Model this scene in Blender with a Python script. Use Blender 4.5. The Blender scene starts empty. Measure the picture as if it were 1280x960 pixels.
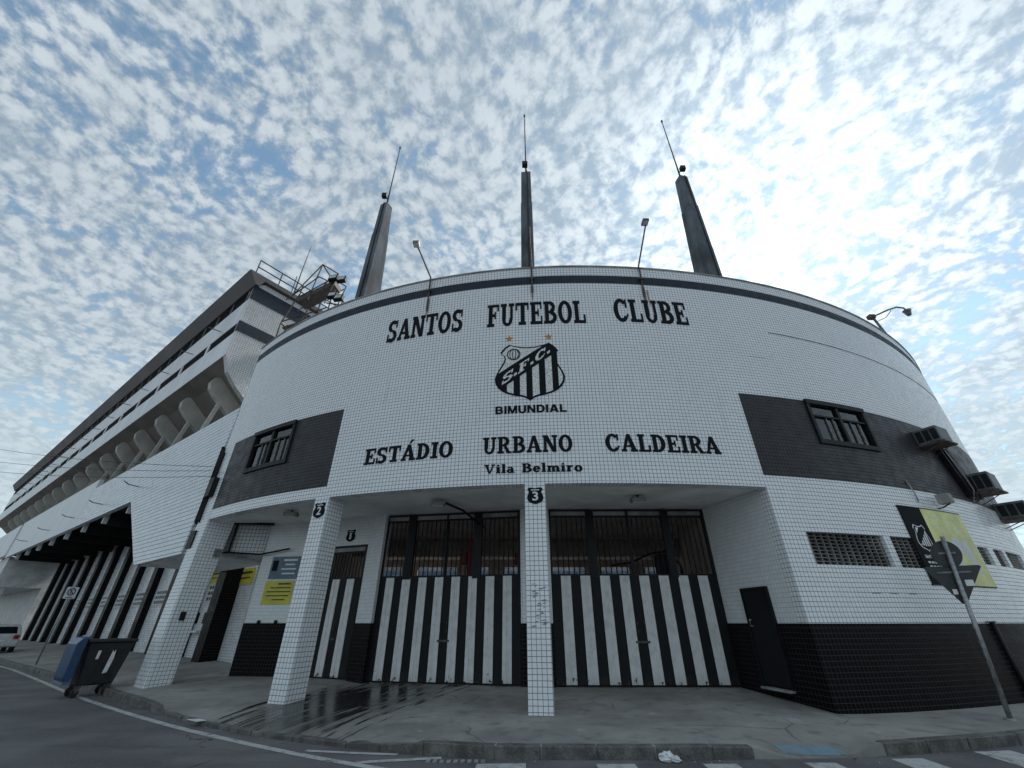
import bpy, bmesh, math, random
from mathutils import Vector, Matrix
R = math.radians
random.seed(7)
scn = bpy.context.scene
C = scn.collection

# ------------------------------------------------------------------ camera
cam = bpy.data.cameras.new('camera')
cam.sensor_width = 36.0
cam.lens = 36.0 * 515.0 / 1280.0
cam.clip_start = 0.1
cam.clip_end = 2000.0
cam_o = bpy.data.objects.new('camera', cam)
C.objects.link(cam_o)
cam_o.location = (0, 0, 1.6)
cam_o.rotation_euler = (R(90) + math.atan(298 / 515.0), 0, 0)
scn.camera = cam_o

# ------------------------------------------------------------------ sky, sun, exposure
SUN_AZ, SUN_EL = R(43.5), R(41.5)
sd = Vector((math.sin(SUN_AZ) * math.cos(SUN_EL), math.cos(SUN_AZ) * math.cos(SUN_EL), math.sin(SUN_EL)))
world = bpy.data.worlds.new('World')
scn.world = world
world.use_nodes = True
nt = world.node_tree
for n in list(nt.nodes):
    nt.nodes.remove(n)


class NT:
    """tiny helper to write node trees"""
    def __init__(s, tree):
        s.t = tree

    def n(s, typ, **kw):
        o = s.t.nodes.new(typ)
        for k, v in kw.items():
            setattr(o, k, v)
        return o

    def put(s, sock, v):
        if isinstance(v, (int, float)):
            sock.default_value = v
        elif isinstance(v, (tuple, list, Vector)):
            sock.default_value = tuple(v) + ((1.0,) if sock.type == 'RGBA' and len(v) == 3 else ())
        else:
            s.t.links.new(v, sock)

    def m(s, op, a, b=0.0, c=0.0, clamp=False):
        o = s.n('ShaderNodeMath', operation=op, use_clamp=clamp)
        s.put(o.inputs[0], a); s.put(o.inputs[1], b); s.put(o.inputs[2], c)
        return o.outputs[0]

    def vm(s, op, a, b=(0, 0, 0), scale=None):
        o = s.n('ShaderNodeVectorMath', operation=op)
        s.put(o.inputs[0], a); s.put(o.inputs[1], b)
        if scale is not None:
            s.put(o.inputs['Scale'], scale)
        return o.outputs['Value'] if op in ('DOT_PRODUCT', 'LENGTH') else o.outputs['Vector']

    def noise(s, vec, scale, detail=3.0, rough=0.5, dist=0.0):
        o = s.n('ShaderNodeTexNoise')
        s.put(o.inputs['Vector'], vec)
        o.inputs['Scale'].default_value = scale
        o.inputs['Detail'].default_value = detail
        o.inputs['Roughness'].default_value = rough
        o.inputs['Distortion'].default_value = dist
        return o.outputs['Fac']

    def ramp(s, v, a, b, lo=0.0, hi=1.0, smooth=True):
        o = s.n('ShaderNodeMapRange', interpolation_type='SMOOTHSTEP' if smooth else 'LINEAR')
        s.put(o.inputs['Value'], v)
        for k, x in (('From Min', a), ('From Max', b), ('To Min', lo), ('To Max', hi)):
            s.put(o.inputs[k], x)
        return o.outputs['Result']

    def mix(s, f, a, b, mode='MIX'):
        o = s.n('ShaderNodeMix', data_type='RGBA', blend_type=mode)
        s.put(o.inputs[0], f); s.put(o.inputs[6], a); s.put(o.inputs[7], b)
        return o.outputs[2]


W = NT(nt)
sky = W.n('ShaderNodeTexSky', sky_type='NISHITA', sun_disc=False)
sky.sun_elevation = SUN_EL
sky.sun_rotation = SUN_AZ
sky.air_density = 1.0
sky.dust_density = 0.15
sky.ozone_density = 2.0
tc = W.n('ShaderNodeTexCoord')
dirv = W.vm('NORMALIZE', tc.outputs['Generated'])
sep = W.n('ShaderNodeSeparateXYZ'); nt.links.new(dirv, sep.inputs[0])
zz = W.m('ADD', W.m('MAXIMUM', sep.outputs[2], 0.0), 0.30)
cmb = W.n('ShaderNodeCombineXYZ')
nt.links.new(W.m('DIVIDE', sep.outputs[0], zz), cmb.inputs[0])
nt.links.new(W.m('DIVIDE', sep.outputs[1], zz), cmb.inputs[1])
rot = W.n('ShaderNodeMapping')
nt.links.new(cmb.outputs[0], rot.inputs['Vector'])
rot.inputs['Rotation'].default_value = (0, 0, R(35))
rot.inputs['Scale'].default_value = (1.0, 1.0, 1.0)
rot.inputs['Location'].default_value = (3.1, 0.7, 0.0)
cu = rot.outputs[0]
warp = W.n('ShaderNodeTexNoise'); nt.links.new(cu, warp.inputs['Vector'])
warp.inputs['Scale'].default_value = 3.0; warp.inputs['Detail'].default_value = 2.0
wv = W.vm('SCALE', W.vm('SUBTRACT', warp.outputs['Color'], (0.5, 0.5, 0.5)), scale=0.09)
cuw = W.vm('ADD', cu, wv)
vo = W.n('ShaderNodeTexVoronoi', feature='F1'); nt.links.new(cuw, vo.inputs['Vector'])
vo.inputs['Scale'].default_value = 28.0; vo.inputs['Randomness'].default_value = 1.0
cell = W.ramp(vo.outputs['Distance'], 0.05, 0.85, 0.76, 0.26, smooth=False)
puff = W.m('ADD', W.m('MULTIPLY', cell, 0.40), W.m('MULTIPLY', W.noise(cuw, 46.0, 3.5, 0.6), 0.60))
big = W.noise(cu, 1.9, 1.0, 0.5)
mid = W.noise(cu, 7.0, 2.0, 0.5)
dens = W.m('ADD', puff, W.m('ADD', W.m('MULTIPLY', W.m('SUBTRACT', big, 0.46), 0.56), W.m('MULTIPLY', W.m('SUBTRACT', mid, 0.5), 0.46)))
mask = W.ramp(dens, 0.25, 0.50)
thick = W.ramp(dens, 0.52, 0.85)
sundot = W.m('MAXIMUM', W.vm('DOT_PRODUCT', dirv, tuple(sd)), 0.0)
glow = W.m('ADD', W.m('MULTIPLY', W.m('POWER', sundot, 40.0), 0.85), W.m('MULTIPLY', W.m('POWER', sundot, 8.0), 0.48))
ccol = W.mix(W.ramp(puff, 0.36, 0.64), (1.50, 1.92, 2.36), (3.35, 3.72, 3.98))
ccol = W.mix(W.m('MULTIPLY', thick, 0.45), ccol, (2.2, 2.58, 2.9))
ccol = W.vm('SCALE', ccol, scale=W.m('ADD', 0.73, glow))
ccol = W.vm('MULTIPLY', ccol, W.vm('ADD', (1.0, 1.0, 1.0), W.vm('SCALE', (0.10, 0.06, 0.0), scale=W.m('MINIMUM', glow, 1.0))))
bsky = W.vm('SCALE', sky.outputs[0], scale=0.72)
bsky = W.vm('MULTIPLY', bsky, (0.92, 1.04, 0.92))
col = W.mix(W.m('MULTIPLY', mask, 0.94), bsky, ccol)
# thin veil that thickens towards the horizon
veil = W.ramp(sep.outputs[2], 0.0, 0.55, 0.72, 0.08)
vcol = W.vm('SCALE', (2.65, 3.2, 3.42), scale=W.m('ADD', 0.92, W.m('MULTIPLY', glow, 0.5)))
col = W.mix(veil, col, vcol)
bg = W.n('ShaderNodeBackground'); nt.links.new(col, bg.inputs[0])
bg.inputs[1].default_value = 0.1
wo = W.n('ShaderNodeOutputWorld'); nt.links.new(bg.outputs[0], wo.inputs[0])

sun = bpy.data.lights.new('sun', 'SUN')
sun.energy = 1.3
sun.angle = R(12)
sun.color = (1.0, 0.95, 0.88)
sun_o = bpy.data.objects.new('sun', sun)
C.objects.link(sun_o)
sun_o.rotation_euler = (-sd).to_track_quat('-Z', 'Y').to_euler()
sun_o.location = sd * 80

vs = scn.view_settings
vs.view_transform = 'Standard'
vs.look = 'None'
vs.exposure = 1.38
vs.gamma = 1.0
vs.use_curve_mapping = False

# ------------------------------------------------------------------ materials
MATS = {}


def new_mat(name):
    m = bpy.data.materials.new(name)
    m.use_nodes = True
    t = m.node_tree
    b = t.nodes['Principled BSDF']
    MATS[name] = m
    return m, NT(t), b


def plain(name, col, rough=0.6, metal=0.0, var=0.18, scale=6.0, bump=0.0, spec=0.5, stretch=(1, 1, 1)):
    m, T, b = new_mat(name)
    tc = T.n('ShaderNodeTexCoord')
    mp = T.n('ShaderNodeMapping'); T.t.links.new(tc.outputs['Object'], mp.inputs[0])
    mp.inputs['Scale'].default_value = stretch
    a = T.noise(mp.outputs[0], scale, 5.0, 0.6)
    dark = tuple(c * (1 - var * 1.6) for c in col)
    lite = tuple(min(1, c * (1 + var)) for c in col)
    T.put(b.inputs['Base Color'], T.mix(T.ramp(a, 0.3, 0.7), dark, lite))
    T.put(b.inputs['Roughness'], T.ramp(a, 0.25, 0.75, max(0.02, rough - 0.1), min(1, rough + 0.12)))
    b.inputs['Metallic'].default_value = metal
    b.inputs['Specular IOR Level'].default_value = spec
    if bump:
        bp = T.n('ShaderNodeBump'); bp.inputs['Strength'].default_value = bump; bp.inputs['Distance'].default_value = 0.02
        T.put(bp.inputs['Height'], T.noise(mp.outputs[0], scale * 7, 4.0, 0.65))
        T.t.links.new(bp.outputs[0], b.inputs['Normal'])
    return m


def tile(name, c1, c2, mortar, size=0.1, mw=0.010, rough=0.22, dirt=0.35, dirtcol=(0.16, 0.15, 0.13), streak=True, height=0.012, spec=0.5):
    """square ceramic tiles laid out in metres over the uv map"""
    m, T, b = new_mat(name)
    uv = T.n('ShaderNodeTexCoord').outputs['UV']
    wob = T.n('ShaderNodeTexNoise'); T.t.links.new(uv, wob.inputs['Vector'])
    wob.inputs['Scale'].default_value = 1.1; wob.inputs['Detail'].default_value = 1.0
    uvw = T.vm('ADD', uv, T.vm('SCALE', T.vm('SUBTRACT', wob.outputs['Color'], (0.5, 0.5, 0.5)), scale=0.012))
    br = T.n('ShaderNodeTexBrick', offset=0.0, squash=1.0)
    T.t.links.new(uvw, br.inputs['Vector'])
    br.inputs['Scale'].default_value = 1.0
    br.inputs['Brick Width'].default_value = size
    br.inputs['Row Height'].default_value = size
    br.inputs['Mortar Size'].default_value = mw
    br.inputs['Mortar Smooth'].default_value = 0.25
    br.inputs['Bias'].default_value = -0.35
    T.put(br.inputs['Color1'], c1); T.put(br.inputs['Color2'], c2); T.put(br.inputs['Mortar'], mortar)
    # grime: broad blotches and thin vertical runs
    mp = T.n('ShaderNodeMapping'); T.t.links.new(uv, mp.inputs[0]); mp.inputs['Scale'].default_value = (2.2, 0.13, 1.0)
    run = T.ramp(T.noise(mp.outputs[0], 1.6, 5.0, 0.62), 0.56, 0.80)
    blot = T.ramp(T.noise(uv, 0.55, 6.0, 0.62), 0.45, 0.85)
    d = T.m('MULTIPLY', T.m('ADD', T.m('MULTIPLY', run, 0.75 if streak else 0.0), T.m('MULTIPLY', blot, 0.6)), dirt, clamp=True)
    col = T.mix(d, br.outputs['Color'], dirtcol)
    T.put(b.inputs['Base Color'], col)
    b.inputs['Specular IOR Level'].default_value = spec
    nr = T.noise(uv, 3.0, 4.0, 0.6)
    T.put(b.inputs['Roughness'], T.m('ADD', T.m('MULTIPLY', br.outputs['Fac'], 0.4), T.ramp(nr, 0.3, 0.7, rough - 0.06, rough + 0.14)))
    bp = T.n('ShaderNodeBump', invert=True); bp.inputs['Strength'].default_value = 0.6; bp.inputs['Distance'].default_value = height
    T.put(bp.inputs['Height'], br.outputs['Fac'])
    bp2 = T.n('ShaderNodeBump'); bp2.inputs['Strength'].default_value = 0.15; bp2.inputs['Distance'].default_value = 0.03
    T.put(bp2.inputs['Height'], T.noise(uv, 5.0, 2.0, 0.5))
    T.t.links.new(bp.outputs[0], bp2.inputs['Normal'])
    T.t.links.new(bp2.outputs[0], b.inputs['Normal'])
    return m


tile('tile_white', (0.84, 0.865, 0.89), (0.79, 0.815, 0.845), (0.11, 0.12, 0.14), mw=0.0055, dirt=0.17)
tile('tile_pale', (0.78, 0.81, 0.83), (0.74, 0.77, 0.79), (0.50, 0.51, 0.52), mw=0.005, dirt=0.2)
tile('tile_fascia', (0.78, 0.83, 0.87), (0.72, 0.77, 0.82), (0.22, 0.24, 0.27), size=0.16, mw=0.012, dirt=0.35)
tile('tile_grey_white', (0.62, 0.63, 0.64), (0.52, 0.53, 0.55), (0.13, 0.13, 0.14), size=0.12, mw=0.009, dirt=0.4)
tile('tile_charcoal', (0.036, 0.035, 0.042), (0.028, 0.027, 0.033), (0.012, 0.012, 0.014), mw=0.007, rough=0.4, dirt=0.35, dirtcol=(0.10, 0.095, 0.09), spec=0.3)
tile('tile_black', (0.006, 0.006, 0.008), (0.004, 0.004, 0.005), (0.060, 0.050, 0.045), mw=0.005, rough=0.3, dirt=0.12, dirtcol=(0.03, 0.026, 0.022), spec=0.06)
tile('tile_navy', (0.026, 0.036, 0.054), (0.022, 0.031, 0.047), (0.022, 0.026, 0.034), mw=0.006, rough=0.5, dirt=0.15, dirtcol=(0.12, 0.12, 0.12), spec=0.2)
plain('paint_white', (0.66, 0.67, 0.67), 0.55, var=0.14, scale=1.6)
plain('paint_soffit', (0.84, 0.84, 0.82), 0.8, var=0.12, scale=0.9)
plain('paint_fascia', (0.74, 0.76, 0.78), 0.45, var=0.12, scale=0.7, stretch=(1, 1, 0.3))
plain('concrete', (0.31, 0.31, 0.305), 0.85, var=0.3, scale=1.8, bump=0.4, stretch=(1, 1, 0.35))
plain('void_black', (0.006, 0.006, 0.007), 0.9, spec=0.1)
plain('canopy_shade', (0.022, 0.022, 0.022), 0.9, spec=0.1, var=0.3, scale=1.0)  # near-black: the shade beneath the canopy is put into this colour
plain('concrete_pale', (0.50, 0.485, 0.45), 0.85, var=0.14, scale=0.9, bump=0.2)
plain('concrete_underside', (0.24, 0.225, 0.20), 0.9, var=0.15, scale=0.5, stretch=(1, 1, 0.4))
plain('spire_concrete', (0.135, 0.15, 0.17), 0.9, var=0.35, scale=1.5, bump=0.4, spec=0.2, stretch=(1, 1, 0.3))
plain('concrete_dark', (0.23, 0.225, 0.215), 0.9, var=0.35, scale=0.8, bump=0.3)
plain('roof_sheet', (0.115, 0.10, 0.10), 0.6, var=0.15, scale=0.5)
plain('black_paint', (0.009, 0.010, 0.012), 0.5, spec=0.25, var=0.3, scale=5.0, bump=0.08)
plain('letter_paint', (0.008, 0.011, 0.014), 0.75, spec=0.15, var=0.25, scale=9.0)
plain('frame_dark', (0.011, 0.013, 0.015), 0.55, spec=0.25, var=0.3, scale=8.0)
plain('steel_grey', (0.20, 0.21, 0.22), 0.5, metal=0.5, var=0.3, scale=8.0)
plain('steel_rust', (0.10, 0.085, 0.075), 0.7, metal=0.3, var=0.45, scale=9.0)
plain('galvanised', (0.33, 0.34, 0.35), 0.45, metal=0.7, var=0.2, scale=12.0)
plain('orange', (0.55, 0.22, 0.05), 0.5, var=0.25, scale=14)
plain('crest_white', (0.80, 0.82, 0.83), 0.5, var=0.35, scale=30)
plain('print_white', (0.75, 0.76, 0.77), 0.5, var=0.08)
plain('print_yellow', (0.60, 0.55, 0.06), 0.5, var=0.12, scale=3)
plain('print_lime', (0.72, 0.73, 0.30), 0.5, var=0.2, scale=1.3)
plain('print_blue', (0.10, 0.16, 0.22), 0.4, var=0.2, scale=3)
plain('print_pale', (0.55, 0.60, 0.60), 0.45, var=0.12, scale=2)
plain('curtain', (0.22, 0.23, 0.23), 0.9, var=0.35, scale=6, stretch=(6, 6, 0.4))
plain('blue_plastic', (0.006, 0.050, 0.14), 0.38, var=0.2, scale=4)
plain('black_plastic', (0.016, 0.017, 0.02), 0.45, var=0.25, scale=4)
plain('rubber', (0.012, 0.012, 0.012), 0.75)
plain('car_paint', (0.60, 0.61, 0.62), 0.3, metal=0.2, var=0.05)
plain('lamp_red', (0.28, 0.012, 0.012), 0.25)
plain('post_red', (0.20, 0.012, 0.014), 0.5, var=0.25)
plain('ac_body', (0.11, 0.125, 0.135), 0.5, var=0.25, scale=5)
plain('seat_blue', (0.10, 0.15, 0.22), 0.5, var=0.4, scale=3)
plain('lobby_wall', (0.52, 0.48, 0.45), 0.8, var=0.15, scale=0.8)
plain('litter_white', (0.72, 0.73, 0.75), 0.6, var=0.1, scale=20)
plain('smudge', (0.26, 0.26, 0.27), 0.7, var=0.35, scale=40)
plain('stain_rust', (0.27, 0.20, 0.16), 0.7, var=0.4, scale=12)
plain('plate_back', (0.045, 0.047, 0.05), 0.5, metal=0.4, var=0.25, scale=6)
plain('brass_pale', (0.6, 0.58, 0.52), 0.4, metal=0.4)


def gate_mat(name, col, chip):
    m, T, b = new_mat(name)
    tc = T.n('ShaderNodeTexCoord')
    oi = T.n('ShaderNodeObjectInfo')
    v = T.vm('ADD', tc.outputs['Object'], T.vm('SCALE', (7.0, 3.0, 5.0), scale=oi.outputs['Random']))
    sp = T.n('ShaderNodeSeparateXYZ'); T.t.links.new(tc.outputs['Object'], sp.inputs[0])
    n1 = T.noise(v, 5.0, 5.0, 0.65)
    low = T.ramp(sp.outputs[2], 0.0, 0.40, 0.15, 0.0)
    chips = T.ramp(T.m('ADD', T.noise(v, 8.0, 5.0, 0.7), low), 0.70, 0.73)
    base = T.mix(T.ramp(n1, 0.3, 0.75), tuple(c * 0.72 for c in col), col)
    base = T.mix(T.m('MULTIPLY', T.ramp(T.m('ADD', n1, T.m('MULTIPLY', low, 1.5)), 0.5, 0.85), 0.28 if col[0] > .1 else 0.06), base, (0.12, 0.10, 0.085))
    T.put(b.inputs['Base Color'], T.mix(chips, base, chip))
    b.inputs['Roughness'].default_value = 0.55
    b.inputs['Specular IOR Level'].default_value = 0.25
    return m


gate_mat('gate_white', (0.82, 0.83, 0.83), (0.03, 0.025, 0.022))
gate_mat('gate_black', (0.007, 0.008, 0.010), (0.035, 0.026, 0.022))

m, T, b = new_mat('glass_dark')
tr = T.n('ShaderNodeBsdfTransparent'); tr.inputs[0].default_value = (0.62, 0.66, 0.68, 1)
gs_ = T.n('ShaderNodeBsdfGlossy'); gs_.inputs['Roughness'].default_value = 0.06
fr = T.n('ShaderNodeFresnel'); fr.inputs[0].default_value = 1.5
mx = T.n('ShaderNodeMixShader'); T.put(mx.inputs[0], T.m('ADD', fr.outputs[0], 0.05))
T.t.links.new(tr.outputs[0], mx.inputs[1]); T.t.links.new(gs_.outputs[0], mx.inputs[2])
T.t.links.new(mx.outputs[0], T.t.nodes['Material Output'].inputs[0])

m, T, b = new_mat('glazing_black')
b.inputs['Base Color'].default_value = (0.010, 0.012, 0.015, 1)
b.inputs['Roughness'].default_value = 0.15

# asphalt
m, T, b = new_mat('asphalt')
tco = T.n('ShaderNodeTexCoord').outputs['Object']
agg = T.noise(tco, 42.0, 4.0, 0.75)
pat = T.noise(tco, 0.35, 5.0, 0.6)
mp = T.n('ShaderNodeMapping'); T.t.links.new(tco, mp.inputs[0])
mp.inputs['Rotation'].default_value = (0, 0, R(-28)); mp.inputs['Scale'].default_value = (0.25, 1.6, 1)
trk = T.noise(mp.outputs[0], 1.2, 5.0, 0.6)
c0 = T.mix(T.ramp(pat, 0.38, 0.62), (0.085, 0.085, 0.088), (0.165, 0.163, 0.158))
c0 = T.mix(T.ramp(trk, 0.45, 0.72, 0, 0.65), c0, (0.050, 0.050, 0.055))
c0 = T.mix(T.ramp(agg, 0.5, 0.72, 0, 0.6), c0, (0.24, 0.235, 0.23))
vor = T.n('ShaderNodeTexVoronoi', feature='DISTANCE_TO_EDGE'); T.put(vor.inputs['Vector'], T.vm('ADD', tco, T.vm('SCALE', (1, 1, 0), scale=T.noise(tco, 2.0, 3.0))))
vor.inputs['Scale'].default_value = 0.42
crk = T.m('MULTIPLY', T.ramp(vor.outputs['Distance'], 0.0, 0.012, 1.0, 0.0), T.ramp(pat, 0.5, 0.6))
T.put(b.inputs['Base Color'], T.mix(crk, c0, (0.018, 0.018, 0.018)))
T.put(b.inputs['Roughness'], T.ramp(pat, 0.3, 0.7, 0.75, 0.9))
bp = T.n('ShaderNodeBump'); bp.inputs['Strength'].default_value = 0.45; bp.inputs['Distance'].default_value = 0.012
T.put(bp.inputs['Height'], agg); T.t.links.new(bp.outputs[0], b.inputs['Normal'])

# pavement concrete with a wet spill running from the turnstile gate to the gutter
m, T, b = new_mat('pavement_concrete')
tco = T.n('ShaderNodeTexCoord').outputs['Object']
n1 = T.noise(tco, 0.5, 6.0, 0.62)
n2 = T.noise(tco, 2.4, 5.0, 0.65)
n3 = T.noise(tco, 38.0, 3.0, 0.7)
c0 = T.mix(T.ramp(n1, 0.32, 0.68), (0.21, 0.203, 0.19), (0.35, 0.34, 0.318))
c0 = T.mix(T.ramp(n2, 0.50, 0.74, 0, 0.75), c0, (0.12, 0.115, 0.106))
c0 = T.mix(T.ramp(n2, 0.25, 0.42, 0.7, 0), c0, (0.46, 0.45, 0.43))
c0 = T.mix(T.ramp(n3, 0.55, 0.8, 0, 0.35), c0, (0.28, 0.27, 0.26))
mp = T.n('ShaderNodeMapping'); T.t.links.new(tco, mp.inputs[0]); mp.inputs['Rotation'].default_value = (0, 0, R(0))
sv = T.vm('ADD', mp.outputs[0], T.vm('SCALE', (1, 1, 0), scale=T.m('MULTIPLY', T.noise(tco, 1.4, 3.0), 0.35)))
vor = T.n('ShaderNodeTexVoronoi', feature='DISTANCE_TO_EDGE'); T.put(vor.inputs['Vector'], sv); vor.inputs['Scale'].default_value = 0.38
crk = T.m('MULTIPLY', T.ramp(vor.outputs['Distance'], 0.0, 0.006, 0.7, 0.0), T.ramp(T.noise(tco, 0.8, 2.0), 0.5, 0.62))
c0 = T.mix(crk, c0, (0.04, 0.038, 0.035))
# spill: streaks along the fall of the pavement, inside a soft lens between gate and kerb
mp2 = T.n('ShaderNodeMapping', vector_type='TEXTURE'); T.t.links.new(tco, mp2.inputs[0])
mp2.inputs['Location'].default_value = (-3.7, 11.6, 0)
mp2.inputs['Rotation'].default_value = (0, 0, R(-21))
sp = T.n('ShaderNodeSeparateXYZ'); T.t.links.new(mp2.outputs[0], sp.inputs[0])
ln = T.m('SQRT', T.m('ADD', T.m('POWER', T.m('DIVIDE', sp.outputs[0], 1.75), 2.0), T.m('POWER', T.m('DIVIDE', sp.outputs[1], 3.1), 2.0)))
mp3 = T.n('ShaderNodeMapping'); T.t.links.new(mp2.outputs[0], mp3.inputs[0]); mp3.inputs['Scale'].default_value = (4.6, 0.40, 1)
stk = T.noise(mp3.outputs[0], 1.5, 4.0, 0.6, 0.4)
wet = T.ramp(T.m('SUBTRACT', T.m('ADD', stk, 0.18), T.m('MULTIPLY', ln, 0.25)), 0.465, 0.53)
damp = T.ramp(T.m('ADD', ln, T.m('MULTIPLY', T.m('SUBTRACT', n2, 0.5), 1.2)), 0.65, 1.1, 0.6, 0.0)
c0 = T.mix(damp, c0, (0.075, 0.068, 0.06))
c0 = T.mix(wet, c0, (0.024, 0.023, 0.023))
T.put(b.inputs['Base Color'], c0)
T.put(b.inputs['Roughness'], T.m('SUBTRACT', T.ramp(n1, 0.3, 0.7, 0.78, 0.92), T.m('MULTIPLY', wet, 0.62)))
bp = T.n('ShaderNodeBump'); bp.inputs['Distance'].default_value = 0.012
T.put(bp.inputs['Strength'], T.m('SUBTRACT', 0.4, T.m('MULTIPLY', wet, 0.26)))
T.put(bp.inputs['Height'], T.m('ADD', T.m('MULTIPLY', n3, 0.5), n2)); T.t.links.new(bp.outputs[0], b.inputs['Normal'])


def worn(name, col, under, thr=(0.50, 0.62), scale=5.0):
    m, T, b = new_mat(name)
    tco = T.n('ShaderNodeTexCoord').outputs['Object']
    n = T.m('ADD', T.m('MULTIPLY', T.noise(tco, scale, 6.0, 0.7), 0.7), T.m('MULTIPLY', T.noise(tco, 45.0, 2.0, 0.6), 0.3))
    T.put(b.inputs['Base Color'], T.mix(T.ramp(n, *thr), col, under))
    b.inputs['Roughness'].default_value = 0.75


worn('road_paint', (0.50, 0.51, 0.50), (0.12, 0.12, 0.12), (0.47, 0.66))
worn('tactile_paint', (0.20, 0.30, 0.36), (0.15, 0.16, 0.16), (0.45, 0.7))
worn('kerb_stone', (0.17, 0.165, 0.155), (0.07, 0.068, 0.065), (0.38, 0.6), 3.0)
for n_ in ('kerb_stone',):
    m = MATS[n_]; T = NT(m.node_tree); b = m.node_tree.nodes['Principled BSDF']
    tco = T.n('ShaderNodeTexCoord').outputs['Object']
    bp = T.n('ShaderNodeBump'); bp.inputs['Strength'].default_value = 0.7; bp.inputs['Distance'].default_value = 0.03
    T.put(bp.inputs['Height'], T.noise(tco, 7.0, 5.0, 0.65)); T.t.links.new(bp.outputs[0], b.inputs['Normal'])

# ------------------------------------------------------------------ mesh helpers
ORG = {}          # object -> world point its local coordinates start from


def auto_uv(me):
    uvl = me.uv_layers.new(name='UVMap')
    for p in me.polygons:
        n = p.normal
        if abs(n.z) > 0.75:
            ax, ay = Vector((1, 0, 0)), Vector((0, 1, 0))
        else:
            ax = Vector((-n.y, n.x, 0)).normalized(); ay = Vector((0, 0, 1))
        for li in p.loop_indices:
            v = me.vertices[me.loops[li].vertex_index].co
            uvl.data[li].uv = (v.dot(ax), v.dot(ay))


class MB:
    def __init__(s):
        s.v, s.f, s.uv, s.has_uv = [], [], [], False

    def add(s, vs, fs, uvs=None):
        o = len(s.v)
        s.v += [tuple(p) for p in vs]
        s.f += [tuple(i + o for i in f) for f in fs]
        if uvs is not None:
            s.has_uv = True
            s.uv += uvs
        return s

    def hexa(s, p):                       # 8 corners: bottom ring then top ring
        return s.add(p, [(0, 3, 2, 1), (4, 5, 6, 7), (0, 1, 5, 4), (1, 2, 6, 5), (2, 3, 7, 6), (3, 0, 4, 7)])

    def box(s, x0, x1, y0, y1, z0, z1):
        return s.hexa([(x0, y0, z0), (x1, y0, z0), (x1, y1, z0), (x0, y1, z0), (x0, y0, z1), (x1, y0, z1), (x1, y1, z1), (x0, y1, z1)])

    def tube(s, pts, r, n=8, r2=None):
        pts = [Vector(p) for p in pts]
        rings = []
        for i, p in enumerate(pts):
            d = (pts[min(i + 1, len(pts) - 1)] - pts[max(i - 1, 0)]).normalized()
            u = d.cross(Vector((0, 0, 1)))
            if u.length < 1e-3:
                u = Vector((1, 0, 0))
            u.normalize(); w = d.cross(u)
            rr = r if r2 is None else r + (r2 - r) * i / (len(pts) - 1)
            rings.append([p + (u * math.cos(2 * math.pi * k / n) + w * math.sin(2 * math.pi * k / n)) * rr for k in range(n)])
        vs = [q for ring in rings for q in ring]
        fs = []
        for i in range(len(pts) - 1):
            for k in range(n):
                a, c_ = i * n + k, i * n + (k + 1) % n
                fs.append((a, c_, c_ + n, a + n))
        fs.append(tuple(range(n - 1, -1, -1)))
        fs.append(tuple((len(pts) - 1) * n + k for k in range(n)))
        return s.add(vs, fs)

    def prism(s, poly, fn, d0, d1):
        """poly: 2-D outline; fn(x, y, d) -> point; solid between depths d0 and d1"""
        n = len(poly)
        vs = [fn(x, y, d0) for x, y in poly] + [fn(x, y, d1) for x, y in poly]
        fs = [tuple(range(n - 1, -1, -1)), tuple(range(n, 2 * n))]
        fs += [(i, (i + 1) % n, n + (i + 1) % n, n + i) for i in range(n)]
        return s.add(vs, fs)

    def build(s, name, mat, parent=None, bevel=0.0, smooth=False, world=True, recalc=True):
        me = bpy.data.meshes.new(name)
        org = ORG.get(parent, Vector((0, 0, 0))) if world else Vector((0, 0, 0))
        me.from_pydata([tuple(Vector(p) - org) for p in s.v], [], s.f)
        if s.has_uv:
            uvl = me.uv_layers.new(name='UVMap')
            for i, uv in enumerate(s.uv):
                uvl.data[i].uv = uv
        if recalc or bevel:
            bm = bmesh.new(); bm.from_mesh(me)
            if recalc:
                bmesh.ops.recalc_face_normals(bm, faces=bm.faces)
            if bevel:
                bmesh.ops.bevel(bm, geom=[e for e in bm.edges], offset=bevel, segments=1, affect='EDGES', clamp_overlap=True)
            bm.to_mesh(me); bm.free()
        if not s.has_uv:
            auto_uv(me)
        me.materials.append(MATS[mat])
        if smooth:
            for p in me.polygons:
                p.use_smooth = True
        o = bpy.data.objects.new(name, me)
        C.objects.link(o)
        if parent is not None:
            o.parent = parent
            ORG[o] = ORG.get(parent, Vector((0, 0, 0)))
        return o


def tag(o, label=None, cat=None, group=None, kind=None):
    for k, v in (('label', label), ('category', cat), ('group', group), ('kind', kind)):
        if v:
            o[k] = v
    return o


def thing(name, label, cat, loc, group=None):
    o = bpy.data.objects.new(name, None)
    o.empty_display_size = 0.3
    C.objects.link(o)
    o.location = loc
    ORG[o] = Vector(loc)
    return tag(o, label, cat, group)


def dup(o, loc, rot=None, parent=None):
    c = o.copy()
    C.objects.link(c)
    c.location = loc
    if rot is not None:
        c.rotation_euler = rot
    if parent is not None:
        c.parent = parent
    return c


def arc_pts(cx, cy, rx, ry, a0, a1, n):
    return [(cx + rx * math.cos(R(a0 + (a1 - a0) * i / n)), cy + ry * math.sin(R(a0 + (a1 - a0) * i / n))) for i in range(n + 1)]


# the curved facade: s = metres along it from its foremost point, z = height, d = metres proud of the tiles
X0, Y0, RL, RR = 2.2, 9.92, 20.2, 25.3


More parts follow.
